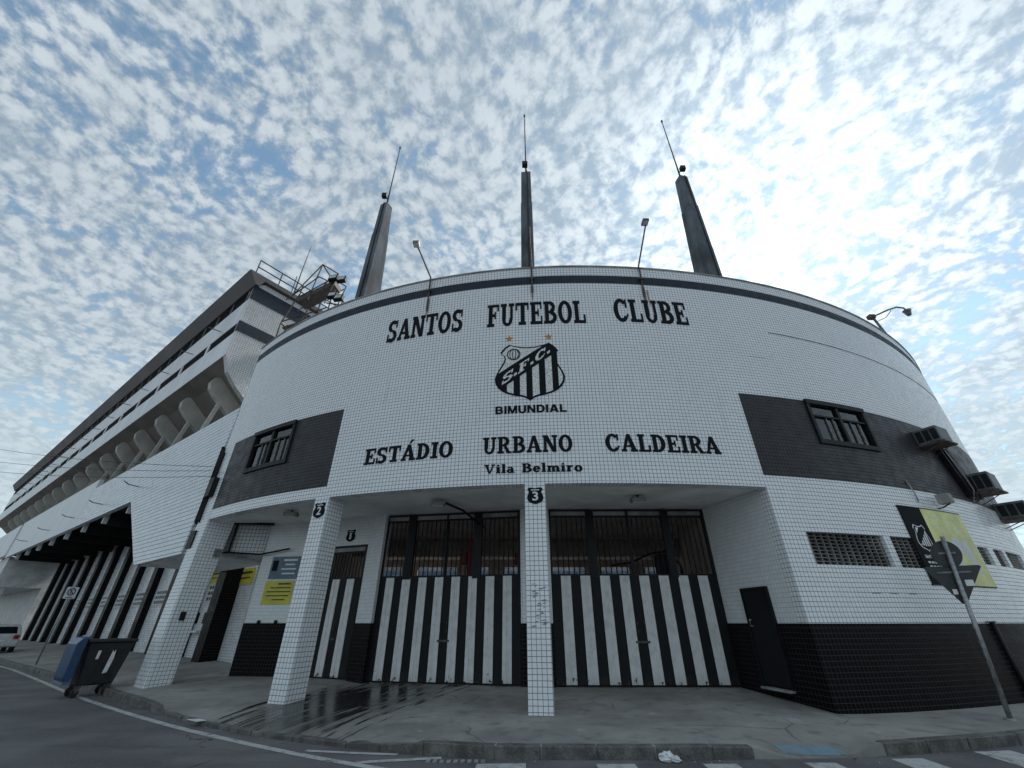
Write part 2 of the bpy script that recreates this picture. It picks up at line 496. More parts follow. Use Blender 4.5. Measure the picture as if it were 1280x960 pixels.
def F(s, z, d=0.0):
    Rr = RL if s < 0 else RR
    a = s / Rr
    return (X0 + (Rr + d) * math.sin(a), Y0 + Rr - (Rr + d) * math.cos(a), z)


def Fang(s):
    return s / (RL if s < 0 else RR)


def fbox(mb, s0, s1, z0, z1, d0, d1, ds=0.45):
    """a block that follows the curve; d0 is its back, d1 its face"""
    n = max(1, int(abs(s1 - s0) / ds))
    ss = [s0 + (s1 - s0) * i / n for i in range(n + 1)]
    vs, fs, uvs = [], [], []
    for s_ in ss:
        vs += [F(s_, z0, d1), F(s_, z1, d1), F(s_, z1, d0), F(s_, z0, d0)]
    for i in range(n):
        a, b_ = 4 * i, 4 * i + 4
        sa, sb = ss[i], ss[i + 1]
        fs.append((a, b_, b_ + 1, a + 1)); uvs += [(sa, z0), (sb, z0), (sb, z1), (sa, z1)]
        fs.append((a + 1, b_ + 1, b_ + 2, a + 2)); uvs += [(sa, d1), (sb, d1), (sb, d0), (sa, d0)]
        fs.append((a + 2, b_ + 2, b_ + 3, a + 3)); uvs += [(sa, z1), (sb, z1), (sb, z0), (sa, z0)]
        fs.append((a + 3, b_ + 3, b_, a)); uvs += [(sa, d0), (sb, d0), (sb, d1), (sa, d1)]
    fs.append((0, 1, 2, 3)); uvs += [(d1, z0), (d1, z1), (d0, z1), (d0, z0)]
    e = 4 * n
    fs.append((e, e + 3, e + 2, e + 1)); uvs += [(d1, z0), (d0, z0), (d0, z1), (d1, z1)]
    mb.add(vs, fs, uvs)
    return mb


def fwall(name, s0, s1, z0, z1, mat, parent, d1=0.0, d0=-0.3, holes=(), hz=None):
    """tiled wall panel with window openings (all of one height range hz)"""
    mb = MB()
    if not holes:
        fbox(mb, s0, s1, z0, z1, d0, d1)
    else:
        h0, h1 = hz
        if h0 > z0:
            fbox(mb, s0, s1, z0, h0, d0, d1)
        if z1 > h1:
            fbox(mb, s0, s1, h1, z1, d0, d1)
        cur = s0
        for a, b_ in holes:
            fbox(mb, cur, a, h0, h1, d0, d1)
            cur = b_
        fbox(mb, cur, s1, h0, h1, d0, d1)
    return mb.build(name, mat, parent, recalc=False)


# the long grandstand street: a = metres along it away from the corner, p = metres square to it
SA = R(-53.8)
SU = Vector((math.sin(SA), math.cos(SA), 0))
SN = Vector((math.cos(SA), -math.sin(SA), 0))


def G(a, p, z=0.0):
    v = SU * a + SN * p
    return (v.x, v.y, z)


def gbox(mb, a0, a1, p0, p1, z0, z1):
    return mb.hexa([G(a0, p0, z0), G(a1, p0, z0), G(a1, p1, z0), G(a0, p1, z0), G(a0, p0, z1), G(a1, p0, z1), G(a1, p1, z1), G(a0, p1, z1)])


def gprism(mb, poly_pz, a0, a1):
    return mb.prism(poly_pz, lambda p, z, d: G(d, p, z), a0, a1)


def wallseg(mb, A, B, z0, z1, thick, zb0=None):
    """upright slab on the plan line A-B; thickness goes to the left of A->B"""
    A, B = Vector((A[0], A[1], 0)), Vector((B[0], B[1], 0))
    d = (B - A).normalized(); n = Vector((-d.y, d.x, 0)) * thick
    q = [A, B, B + n, A + n]
    mb.hexa([(v.x, v.y, z0) for v in q] + [(v.x, v.y, z1) for v in q])
    return mb


def font_mesh(body, bold=0.0):
    cu_ = bpy.data.curves.new('tmp_text', 'FONT')
    cu_.body = body
    cu_.offset = bold
    cu_.resolution_u = 3
    cu_.extrude = 0.5
    ob = bpy.data.objects.new('tmp_text', cu_)
    C.objects.link(ob)
    dg = bpy.context.evaluated_depsgraph_get()
    me = bpy.data.meshes.new_from_object(ob.evaluated_get(dg))
    vs_ = [tuple(v.co) for v in me.vertices]
    fs_ = [tuple(p.vertices) for p in me.polygons]
    bpy.data.objects.remove(ob); bpy.data.curves.remove(cu_); bpy.data.meshes.remove(me)
    return vs_, fs_


def font_on(mb, body, fn, x0, x1, y0, y1, d0, d1, bold=0.0):
    vs_, fs_ = font_mesh(body, bold)
    xs = [v[0] for v in vs_]; ys = [v[1] for v in vs_]
    ax, bx, ay, by = min(xs), max(xs), min(ys), max(ys)
    mb.add([fn(x0 + (v[0] - ax) / (bx - ax) * (x1 - x0), y0 + (v[1] - ay) / (by - ay) * (y1 - y0), d1 if v[2] > 0 else d0) for v in vs_], fs_)
    return mb


# ------------------------------------------------------------------ ground
mb = MB()
mb.add([(-600, -600, -0.15), (600, -600, -0.15), (600, 600, -0.15), (-600, 600, -0.15)], [(0, 1, 2, 3)])
road = tag(mb.build('road', 'asphalt'), kind='structure')

KW = [(G(120, 4.85), G(120, 9.45), .25), (G(60, 4.85), G(60, 9.45), .25), (G(40, 4.85), G(40, 9.45), .25), (G(30, 4.85), G(30, 9.45), .25),
      (G(20, 4.85), G(21, 9.45), .25), (G(16.5, 4.75), (-9.6, 17.2), .22), ((-7.55, 11.35), (-8.7, 15.5), .2), ((-5.15, 9.72), (-6.3, 15.2), .2),
      ((-3.3, 8.92), (-4.5, 14.6), .19), ((-1.0, 8.10), (-2, 13.75), .18), ((.6, 8.02), (.5, 13.3), .17), ((2.0, 8.02), (2.2, 13.3), .17),
      ((3.5, 8.03), (4.2, 13.3), .17), ((4.3, 8.04), (5.2, 13.3), .17), ((5.3, 8.13), (6.3, 13.3), .16), ((6.4, 8.38), (6.6, 11.0), .04),
      ((7.4, 8.62), (7.8, 10.9), .02), ((8.6, 8.9), (9.5, 11.4), .02), ((12, 10.2), (14, 13.3), .02), ((20, 14.2), (20.5, 17.8), .02), ((36, 23), (28, 27), .02)]
kl = [Vector((k[0], k[1], 0)) for k, w, z in KW]
wl = [Vector((w[0], w[1], z)) for k, w, z in KW]
for it in range(2):
    nk, nw = [kl[0]], [wl[0]]
    for i in range(len(kl) - 1):
        nk += [kl[i] * .75 + kl[i + 1] * .25, kl[i] * .25 + kl[i + 1] * .75]
        nw += [wl[i] * .75 + wl[i + 1] * .25, wl[i] * .25 + wl[i + 1] * .75]
    kl, wl = nk + [kl[-1]], nw + [wl[-1]]


def sstep(x, a, b):
    t = min(1, max(0, (x - a) / (b - a)))
    return t * t * (3 - 2 * t)


def kerb_z(x):
    drop = 0.135 * sstep(x, 3.45, 4.15) * (1 - sstep(x, 5.0, 5.6))
    drop += 0.085 * sstep(x, -8.6, -7.4) * (1 - sstep(x, -2.3, -1.7))
    return -drop


for k in kl:
    k.z = kerb_z(k.x)
mb = MB()
NP = 14
vs, fs = [], []
for k, w in zip(kl, wl):
    for j in range(NP + 1):
        t = j / NP
        base = k.lerp(w, t)
        z = k.z * (1 - t) ** 6 + w.z * (t ** 1.1)
        vs.append((base.x, base.y, z))
for i in range(len(kl) - 1):
    for j in range(NP):
        a = i * (NP + 1) + j
        fs.append((a, a + NP + 1, a + NP + 2, a + 1))
mb.add(vs, fs)
for i in range(len(kl) - 1):
    k0, k1 = kl[i], kl[i + 1]
    mb.add([(k0.x, k0.y, k0.z), (k1.x, k1.y, k1.z), (k1.x, k1.y, -.2), (k0.x, k0.y, -.2)], [(0, 1, 2, 3)])
pavement = tag(mb.build('pavement', 'pavement_concrete', smooth=True, recalc=True), kind='structure')

# kerb stones, one by one along the near pavement edge
cum = [0.0]
for i in range(1, len(kl)):
    cum.append(cum[-1] + (kl[i].xy - kl[i - 1].xy).length)


def kerb_at(d):
    for i in range(1, len(kl)):
        if d <= cum[i]:
            t = (d - cum[i - 1]) / (cum[i] - cum[i - 1])
            return kl[i - 1].lerp(kl[i], t), (kl[i] - kl[i - 1]).xy.normalized()
    return kl[-1], (kl[-1] - kl[-2]).xy.normalized()


d_ = next(c for c, k in zip(cum, kl) if k.x > -29)
dend = next(c for c, k in zip(cum, kl) if k.x > 19)
while d_ < dend:
    pa, _ = kerb_at(d_)
    near = -8 < pa.x < 12
    L = random.uniform(.55, 1.15) if near else random.uniform(.9, 1.3)
    pb, _ = kerb_at(d_ + L - .018)
    ks = kerb_z((pa.x + pb.x) / 2)
    if ks > -.115 or near:
        dv = (pb - pa); dv.z = 0; dv.normalize()
        nn = Vector((-dv.y, dv.x, 0))
        if nn.y < 0 and near:
            nn = -nn
        j = lambda s=.012: random.uniform(-s, s)
        za, zb = kerb_z(pa.x) + .006, kerb_z(pb.x) + .006
        if not (3.75 < (pa.x + pb.x) / 2 < 5.35):
            mb = MB()
            q0, q1 = pa - nn * .03, pb - nn * .03
            q2, q3 = pb + nn * .13, pa + nn * .13
            z0 = -.19
            mb.hexa([(q0.x, q0.y, z0), (q1.x, q1.y, z0), (q2.x, q2.y, z0), (q3.x, q3.y, z0),
                     (q0.x + j(), q0.y + j(), za + j(.008)), (q1.x + j(), q1.y + j(), zb + j(.008)), (q2.x, q2.y, zb + .004), (q3.x, q3.y, za + .004)])
            mb.build('kerb_stone', 'kerb_stone', pavement, bevel=.012)
    d_ += L

# painted markings on the asphalt
ZM = -.146


def strip(name, pts, w, mat='road_paint', z=ZM):
    pts = [Vector((x, y, 0)) for x, y in pts]
    vs, fs = [], []
    for i, p in enumerate(pts):
        d = (pts[min(i + 1, len(pts) - 1)] - pts[max(0, i - 1)]).normalized()
        n = Vector((-d.y, d.x, 0)) * w / 2
        vs += [(p.x + n.x, p.y + n.y, z), (p.x - n.x, p.y - n.y, z)]
    for i in range(len(pts) - 1):
        fs.append((2 * i, 2 * i + 1, 2 * i + 3, 2 * i + 2))
    m_ = MB(); m_.add(vs, fs)
    return m_.build(name, mat, road, recalc=False)


def smooth_pts(p, it=2):
    p = [Vector(q) for q in p]
    for _ in range(it):
        n = [p[0]]
        for i in range(len(p) - 1):
            n += [p[i] * .75 + p[i + 1] * .25, p[i] * .25 + p[i + 1] * .75]
        p = n + [p[-1]]
    return [tuple(q) for q in p]


edge_line = [(-60, 47), (-24.4, 23.7), (-16.6, 17.7), (-11.5, 13.68), (-7.0, 10.49), (-4.58, 9.03), (-3.15, 8.22), (-2.0, 7.66), (-1.0, 7.2)]
strip('painted_line', smooth_pts(edge_line), .14)
strip('painted_line', [(-3.25, 8.50), (-2.35, 8.35), (-1.75, 8.28)], .10, z=ZM + .001)
strip('painted_line', [(-2.25, 7.86), (-1.05, 8.10)], .13, z=ZM + .002)
for x0, x1, y, sk in ((-.5, .2, 7.80, .1), (1.2, 1.75, 7.80, 0), (2.72, 3.2, 7.80, 0), (4.2, 4.65, 7.86, .0), (5.6, 6.1, 8.05, .12), (7.2, 7.85, 8.44, .25)):
    m_ = MB()
    m_.add([(x0, y, ZM), (x1, y + sk * .3, ZM), (x1 - .05 - sk * .4, y - 2.6, ZM), (x0 - .1 - sk * .4, y - 2.6, ZM)], [(3, 2, 1, 0)])
    m_.build('zebra_bar', 'road_paint', road, recalc=False)
from mathutils.bvhtree import BVHTree
_bv = BVHTree.FromPolygons([v.co for v in pavement.data.vertices], [tuple(p.vertices) for p in pavement.data.polygons])


def pav_z(x, y):
    h_ = _bv.ray_cast(Vector((x, y, 3)), Vector((0, 0, -1)))[0]
    return h_.z if h_ else -.15


m_ = MB()
for i in range(9):
    for j in range(5):
        m_.add([(4.12 + .115 * i - .005 * j, 8.12 + .085 * j, 0), ], [])
m_.v = [(x, y, pav_z(x, y) + .005) for x, y, _ in m_.v]
m_.f = [(i * 5 + j, (i + 1) * 5 + j, (i + 1) * 5 + j + 1, i * 5 + j + 1) for i in range(8) for j in range(4)]
m_.build('tactile_patch', 'tactile_paint', pavement, recalc=False)
# gutter grate by the kerb
m_ = MB()
for i in range(9):
    m_.box(-1.25 + i * .1, -1.19 + i * .1, 7.86, 7.98, -.15, -.138)
m_.build('gutter_grate', 'concrete', road)

# ------------------------------------------------------------------ the curved entrance building
H, SOF = 11.84, 4.55
SL, SC, SR = -14.15, 4.22, 34.0
bld = thing('stadium_building', 'curved white tiled stadium entrance building with black striped gates and lettering', 'stadium', (2.2, 12.0, 0))
fwall('wall_panel', SL, SR, 11.46, H, 'tile_white', bld)
fwall('tile_stripe', SL, SR, 11.12, 11.46, 'tile_navy', bld, d1=.004)
fwall('wall_panel', SL, SR, 7.25, 11.12, 'tile_white', bld)
fwall('tile_band', SL, -7.5, 4.86, 7.25, 'tile_charcoal', bld, d1=.003, holes=[(-11.6, -9.45)], hz=(5.86, 7.16))
fwall('wall_panel', -7.5, 4.25, 4.86, 7.25, 'tile_white', bld)
fwall('tile_band', 4.25, SR, 4.86, 7.25, 'tile_charcoal', bld, d1=.003, holes=[(6.45, 8.7)], hz=(5.95, 7.2))
fwall('wall_panel', SL, SR, SOF, 4.86, 'tile_white', bld)
V1 = [(4.92, 7.28), (7.53, 8.6)]
V2 = [(11.35, 12.02), (12.38, 13.12), (13.36, 15.0), (16.0, 18.0)]
fwall('wall_panel', SC, 9.9, 1.58, SOF, 'tile_white', bld, holes=V1, hz=(2.77, 3.50))
fwall('wall_panel', 9.9, SR, 1.58, SOF, 'tile_white', bld, holes=V2, hz=(3.0, 3.47))
fwall('dado_panel', SC, SR, -.2, 1.58, 'tile_black', bld, d1=.004)
mb = MB(); fbox(mb, SL - .03, SR, H, H + .05, -.34, .03); mb.build('parapet_cap', 'concrete', bld, recalc=False)
mb = MB(); fbox(mb, SL, SR, 10.8, 11.0, -14, -.3, .9); mb.build('roof_slab', 'concrete_dark', bld, recalc=False)
mb = MB(); fbox(mb, SL, SR, 4.76, 4.9, -14, -.3, .9); mb.build('floor_slab', 'concrete_dark', bld, recalc=False)
mb = MB(); fbox(mb, SL, SR, 4.9, 10.8, -14, -13.7, .9); mb.build('rear_wall', 'concrete_dark', bld, recalc=False)
mb = MB(); fbox(mb, SL, SL + .3, 4.9, 10.8, -13.7, -.3); mb.build('end_wall', 'tile_white', bld, recalc=False)
# a long repaired seam high on the wall and stains below the lamp posts
mb = MB(); fbox(mb, 6.1, 17.0, 9.66, 9.685, .0, .012); mb.build('wall_seam', 'concrete', bld, recalc=False)
for s_, z0, z1, w in ((-5.05, 10.25, 11.0, .035), (-1.55, 10.35, 11.05, .03), (2.05, 9.75, 11.05, .035), (2.16, 10.2, 10.9, .02)):
    mb = MB()
    pts = [(s_ - w, z1), (s_ - w * 1.3, z1 - .3 * (z1 - z0)), (s_ - w * .5, z0 + .1), (s_ + w * .2, z0), (s_ + w * .8, z0 + .25), (s_ + w * 1.2, z1 - .2 * (z1 - z0)), (s_ + w, z1)]
    mb.prism(pts, lambda x, y, d: F(x, y, d), .0005, .003)
    mb.build('rust_stain', 'stain_rust', bld)


def window(s0, s1, z0, z1, lab):
    w = bpy.data.objects.new('window', None); C.objects.link(w); w.parent = bld; ORG[w] = ORG[bld]
    mb = MB()
    e = .085
    fbox(mb, s0 - .02, s1 + .02, z0 - .05, z0 + e, -.2, .06); fbox(mb, s0 - .02, s1 + .02, z1 - e + .03, z1 + .08, -.2, .08)
    fbox(mb, s0 - .02, s0 + e, z0 + e, z1 - e + .03, -.2, .06); fbox(mb, s1 - e, s1 + .02, z0 + e, z1 - e + .03, -.2, .06)
    mb.build('frame', 'frame_dark', w, recalc=False)
    zt = z1 - .42
    mid = (s0 + s1) / 2
    mb = MB(); fbox(mb, s0 + e, s1 - e, zt - .025, zt + .025, -.033, .03); mb.build('transom', 'frame_dark', w, recalc=False)
    mb = MB(); fbox(mb, mid - .05, mid + .05, z0 + e, z1 - e + .03, -.032, .035); mb.build('mullion', 'frame_dark', w, recalc=False)
    for q in (.26, .37, .68, .82):
        x = s0 + (s1 - s0) * q
        mb = MB(); fbox(mb, x - .014, x + .014, z0 + e, zt - .026, -.033, .005); mb.build('glazing_bar', 'steel_grey', w, recalc=False)
    for a, b_ in ((s0 + e, mid - .05), (mid + .05, s1 - e)):
        for c, d in ((z0 + e, zt - .025), (zt + .025, z1 - e + .03)):
            mb = MB(); fbox(mb, a, b_, c, d, -.040, -.034); mb.build('pane', 'glass_dark', w, recalc=False)
    mb = MB()
    n = 26
    vs = []
    for i in range(n + 1):
        x = s0 + .05 + (s1 - s0 - .1) * i / n
        dd = -.075 + .006 * math.sin(i * 2.1) + random.uniform(-.005, .005)
        vs += [F(x, z0 + .02, dd), F(x, z1 - .02, dd)]
    mb.add(vs, [(2 * i, 2 * i + 2, 2 * i + 3, 2 * i + 1) for i in range(n)])
    mb.build('curtain', 'curtain', w, recalc=False)
    mb = MB(); fbox(mb, s0 - .1, s1 + .1, z0 - .1, z1 + .1, -1.6, -1.5); mb.build('room_back', 'lobby_wall', w, recalc=False)
    return w


window(-11.6, -9.45, 5.86, 7.16, '')
window(6.45, 8.7, 5.95, 7.2, '')


def grille(s0, s1, z0, z1):
    g = MB()
    fbox(g, s0, s1, z0, z1, -.24, -.22)
    back = g.build('vent_grille', 'glazing_black', bld, recalc=False)
    rows = max(4, round((z1 - z0) / .078)); cols = max(3, round((s1 - s0) / .2))
    g = MB()
    for i in range(1, rows):
        z = z0 + (z1 - z0) * i / rows
        fbox(g, s0, s1, z - .008, z + .008, -.16, -.07, 1.2)
    tag(g.build('shelf_courses', 'concrete_dark', back, recalc=False), kind='stuff')
    g = MB()
    for r_ in range(rows):
        za, zb = z0 + (z1 - z0) * r_ / rows + .0112, z0 + (z1 - z0) * (r_ + 1) / rows - .0112
        for c in range(cols + 1):
            s_ = s0 + (s1 - s0) * (c + .5) / cols
            if s0 < s_ < s1:
                fbox(g, s_ - .014, s_ + .014, za, zb, -.155, -.075, 1)
    tag(g.build('upright_blocks', 'concrete_dark', back, recalc=False), kind='stuff')


for a, b_ in V1:
    grille(a, b_, 2.77, 3.50)
for a, b_ in V2:
    grille(a, b_, 3.0, 3.47)

# columns
for a, b_, dd in ((-1.89, -1.39, .6), (-7.80, -7.32, .6)):
    mb = MB(); fbox(mb, a, b_, -.15, SOF, -dd, 0.0, 1.0)
    mb.build('column', 'tile_white', bld, recalc=True)
    mb = MB(); fbox(mb, a - .012, b_ + .012, -.12, .055, -dd, .012, 1.0)
    mb.build('column_foot', 'concrete', bld)

# recess: plan points of its back wall, right to left
B0, B1, B1b, B2, B3, B4, B5 = (5.88, 13.0), (1.12, 13.0), (.25, 13.08), (-4.07, 13.9), (-4.66, 14.30), (-6.3, 15.0), (-8.6, 15.3)
CR = F(SC, 0)[:2]
CRi = (CR[0] - .0, CR[1] + .02)
# soffit sheet
front = [F(s_, SOF, -.02) for s_ in [SL, -13, -12, -11, -10, -9, -8, -7.8, -7, -6, -5, -4, -3, -2, -1, 0, 1, 2, 3, SC]]
zb = 4.66
back = [G(19.5, 9.4, zb), G(18.2, 8.6, zb), G(17, 7.9, zb), (-8.7, 15.5, zb), (-8.2, 15.3, zb), (-7.6, 15.3, zb), (-6.9, 15.2, zb), (-6.6, 15.2, zb), (-6.0, 15.0, zb), (-5.0, 14.6, zb), (-4.4, 14.25, zb), (-3.6, 13.9, zb), (-2.5, 13.7, zb), (-1.4, 13.5, zb), (-.2, 13.25, zb), (.9, 13.1, zb), (2, 13.1, zb), (3.2, 13.1, zb), (4.5, 13.1, zb), (5.88, 13.1, zb)]
mb = MB()
n = len(front)
mb.add(front + back, [(i, n + i, n + i + 1, i + 1) for i in range(n - 1)])
mb.build('soffit', 'paint_soffit', bld, smooth=True)
# right side wall of the recess, with its black door and dado
def side_wall(mat, z0, z1, off=0.0, name='recess_wall'):
    A = Vector((CR[0] + .02, CR[1] + .012)); Bv = Vector(B0)
    dn = (Bv - A).normalized(); nrm = Vector((-dn.y, dn.x))
    A2, B2_ = A + nrm * off, Bv + nrm * off
    q = [A2, B2_, B2_ - nrm * .25, A2 - nrm * .25]
    mb = MB().hexa([(v.x, v.y, z0) for v in q] + [(v.x, v.y, z1) for v in q])
    return mb.build(name, mat, bld), A, dn, nrm


_, RA, RD, RN = side_wall('tile_pale', 1.58, 4.64)
side_wall('tile_black', -.2, 1.58, .004, 'recess_dado')


def RW(x, z, d):                    # x metres in from the street corner along the recess side wall
    v = RA + RD * x + RN * d
    return (v.x, v.y, z)


def rbox(mb, x0, x1, z0, z1, d0, d1):
    return mb.hexa([RW(x0, z0, d0), RW(x1, z0, d0), RW(x1, z0, d1), RW(x0, z0, d1), RW(x0, z1, d0), RW(x1, z1, d0), RW(x1, z1, d1), RW(x0, z1, d1)])


dx0, dx1 = .98, 1.82
door = rbox(MB(), dx0, dx1, .33, 2.32, .01, .05).build('door', 'black_paint', bld, bevel=.006)
mb = MB(); rbox(mb, dx0 - .05, dx0 - .002, .3, 2.37, .0, .07); rbox(mb, dx1 + .002, dx1 + .05, .3, 2.37, .0, .07); rbox(mb, dx0 - .002, dx1 + .002, 2.322, 2.37, .0, .07)
mb.build('door_frame', 'black_paint', door)
rbox(MB(), dx0 - .03, dx1 + .03, .25, .295, .0, .16).build('door_step', 'concrete', door)
mb = MB(); mb.tube([RW(dx1 - .1, 1.52, .05), RW(dx1 - .1, 1.52, .11), RW(dx1 - .1, 1.66, .11), RW(dx1 - .1, 1.66, .05)], .014, 6)
mb.build('door_handle', 'brass_pale', door, smooth=True)

# piers in the gate line
def plan_block(name, pts, z0, z1, mat):
    mb = MB(); mb.prism(pts, lambda x, y, d: (x, y, d), z0, z1)
    return mb.build(name, mat, bld)


def grow(pts, g):
    c = sum((Vector(p) for p in pts), Vector((0, 0))) / len(pts)
    return [tuple(c + (Vector(p) - c).normalized() * ((Vector(p) - c).length + g)) for p in pts]


pier = [B1, (1.12, 13.35), (.25, 13.43), B1b]
plan_block('gate_pier', pier, 1.58, 4.66, 'tile_pale'); plan_block('pier_dado', grow(pier, .006), -.1, 1.58, 'tile_black')
pier = [(-4.07, 13.72), (-3.98, 14.1), (-4.62, 14.6), (-4.68, 14.22)]
plan_block('gate_pier', pier, 1.58, 4.66, 'tile_pale'); plan_block('pier_dado', grow(pier, .006), -.1, 1.58, 'tile_black')


# striped gates
def gate(A, Bv, z0, zs, zt, nstripe, posts, nbar, first_white=False):
    """A..Bv plan line seen left to right; sheet stripes z0..zs, open bars zs..zt"""
    g = bpy.data.objects.new('gate', None); C.objects.link(g); g.parent = bld
    A, Bv = Vector((A[0], A[1], 0)), Vector((Bv[0], Bv[1], 0))
    d = Bv - A; L = d.length; d.normalize()
    ang = math.atan2(d.y, d.x)
    g.location = Vector((A.x, A.y, z0)) - ORG[bld]
    g.rotation_euler = (0, 0, ang)
    ORG[g] = Vector((0, 0, 0))
    hS, hT = zs - z0, zt - z0
    w = L / nstripe
    # folded sheet profiles: white ones carry a groove down the middle
    def slat_mesh(white):
        mb = MB()
        ww = w * (.50 if white else .50)
        if white:
            prof = [(-ww, 0), (-ww, -.03), (-.03, -.03), (-.02, -.012), (.02, -.012), (.03, -.03), (ww, -.03), (ww, 0)]
        else:
            prof = [(-ww, 0.012), (-ww, -.008), (-ww * .8, -.022), (ww * .8, -.022), (ww, -.008), (ww, 0.012)]
        mb.prism(prof, lambda x, y, dd: (x, y, dd), 0.04, hS)
        return mb
    protos = {}
    for i in range(nstripe):
        wh = (i % 2 == 0) == first_white
        if wh not in protos:
            o = slat_mesh(wh).build('slat', 'gate_white' if wh else 'gate_black', g, world=False)
            o.location = (w * (i + .5), 0, 0)
            protos[wh] = o
        else:
            dup(protos[wh], (w * (i + .5), 0, random.uniform(-.004, .004)), parent=g)
    mb = MB(); mb.box(0, L, .02, .07, 0.0, .06); mb.build('rail', 'black_paint', g, world=False)
    mb = MB(); mb.box(0, L, .0, .05, hS, hS + .05); mb.build('rail', 'black_paint', g, world=False)
    mb = MB(); mb.box(0, L, .0, .05, hT - .22, hT - .17); mb.build('rail', 'black_paint', g, world=False)
    mb = MB(); mb.box(0, L, -.01, .06, hT - .045, hT); mb.build('rail', 'black_paint', g, world=False)
    mb = MB(); mb.box(0, L, .015, .045, hT - .17, hT - .045); mb.build('head_panel', 'concrete', g, world=False)
    bar = None
    for i in range(nbar):
        x = L * (i + .5) / nbar
        if any(abs(x - q * L) < pw / 2 + .03 for q, pw in posts):
            continue
        if bar is None:
            mb = MB(); mb.tube([(0, 0, hS + .05), (0, 0, hT - .22)], .018, 6)
            bar = mb.build('bar', 'black_paint', g, world=False); bar.location = (x, .025, 0)
        else:
            dup(bar, (x, .025, 0), parent=g)
    for q, pw in posts:
        mb = MB(); mb.box(q * L - pw / 2, q * L + pw / 2, -.045 if pw > .1 else -.02, .08, hS - .02 if pw <= .1 else hS - .05, hT - .002)
        mb.build('post', 'black_paint', g, world=False)
    for q in (.48, .52) if nstripe > 6 else (.5,):
        mb = MB(); mb.tube([(q * L, -.03, 1.18), (q * L, -.09, 1.2), (q * L, -.09, 1.42), (q * L, -.03, 1.44)], .012, 6)
        mb.build('handle', 'steel_rust', g, world=False)
    mb = MB(); mb.box(.46 * L, .54 * L, -.05, -.035, .95, 1.0); mb.build('latch', 'steel_rust', g, world=False)
    return g


GZ = .17
gate((1.12, 13.02), B0, GZ, 2.76, 4.62, 17, [(0.006, .06), (.262, .24), (.505, .07), (.745, .23), (.992, .08)], 31)
gate(B2, (.25, 13.10), GZ + .01, 2.77, 4.62, 17, [(.006, .08), (.205, .26), (.47, .05), (.70, .25), (.99, .08)], 30)
gate((-6.06, 14.86), (-4.72, 14.33), GZ + .02, 2.80, 3.80, 5, [(.01, .1), (.99, .1)], 11)
# wall round the small gate
mb = MB(); wallseg(mb, (-4.66, 14.27), (-6.08, 14.83), 3.82, 4.66, -.25); mb.build('wall_panel', 'tile_pale', bld)
mb = MB(); wallseg(mb, (-6.08, 14.83), (-6.5, 14.99), 1.58, 4.66, -.25); mb.build('wall_panel', 'tile_pale', bld)
mb = MB(); wallseg(mb, (-6.08, 14.82), (-6.5, 14.98), -.1, 1.58, -.25); mb.build('dado_panel', 'tile_black', bld)
# poster wall
mb = MB(); wallseg(mb, (-6.5, 14.99), B5, 1.58, 4.66, -.25); mb.build('wall_panel', 'tile_pale', bld)
mb = MB(); wallseg(mb, (-6.5, 14.98), (-8.62, 15.288), -.1, 1.58, -.25); mb.build('dado_panel', 'tile_black', bld)
mb = MB(); wallseg(mb, (-8.6, 15.302), G(20.6, 9.3), -.1, 4.66, -.2); mb.build('wall_panel', 'tile_pale', bld)
for k_ in (.25, .8):
    p_ = Vector((-6.5, 14.98)).lerp(Vector((-8.62, 15.288)), .35 + .5 * k_)
    mb = MB(); mb.tube([(p_.x, p_.y - .03, 1.58), (p_.x, p_.y - .03, 1.66)], .05, 8); mb.build('dado_knob', 'black_paint', bld)

# lobby behind the gates
mb = MB(); mb.prism([(-6.4, 15.3), (-4.5, 14.7), (-3.9, 14.0), (.2, 13.2), (1.2, 13.1), (6.0, 13.1), (9, 25.5), (-8, 25.5)], lambda x, y, d: (x, y, d), -.1, .165)
mb.build('lobby_floor', 'concrete_dark', bld)
mb = MB(); mb.prism([(-6.4, 15.3), (-4.5, 14.7), (-3.9, 14.0), (.2, 13.2), (1.2, 13.1), (6.0, 13.1), (9, 25.5), (-8, 25.5)], lambda x, y, d: (x, y, d), 4.67, 4.74)
mb.build('lobby_ceiling', 'lobby_wall', bld)
for A, Bq in (((6.05, 13.2), (9.0, 25.5)), ((-8.0, 25.5), (-6.5, 15.3))):
    mb = MB(); wallseg(mb, A, Bq, .0, 4.67, .2); mb.build('lobby_wall', 'lobby_wall', bld)
mb = MB(); mb.box(-8, 9, 25.3, 25.5, .17, 1.2); mb.box(-8, 9, 25.3, 25.5, 4.3, 4.67)
for x in (-6.2, -3.1, -1.3, 1.2, 4.1, 6.6):
    mb.box(x, x + .9, 25.31, 25.49, 1.2, 4.3)
mb.build('lobby_wall', 'lobby_wall', bld)
mb = MB(); mb.box(-7, 8, 19.0, 19.3, 4.05, 4.669); mb.build('lobby_beam', 'lobby_wall', bld)

# ------------------------------------------------------------------ lettering on the facade (slab serif drawn stroke by stroke)
def rect(x0, y0, x1, y1):
    return [(x0, y0), (x1, y0), (x1, y1), (x0, y1)]


def ringpolys(cx, cy, ro, ri, a0, a1, n=14):
    o = arc_pts(cx, cy, ro[0], ro[1], a0, a1, n); i_ = arc_pts(cx, cy, ri[0], ri[1], a0, a1, n)
    return [[i_[k], o[k], o[k + 1], i_[k + 1]] for k in range(n)]


ST = .25


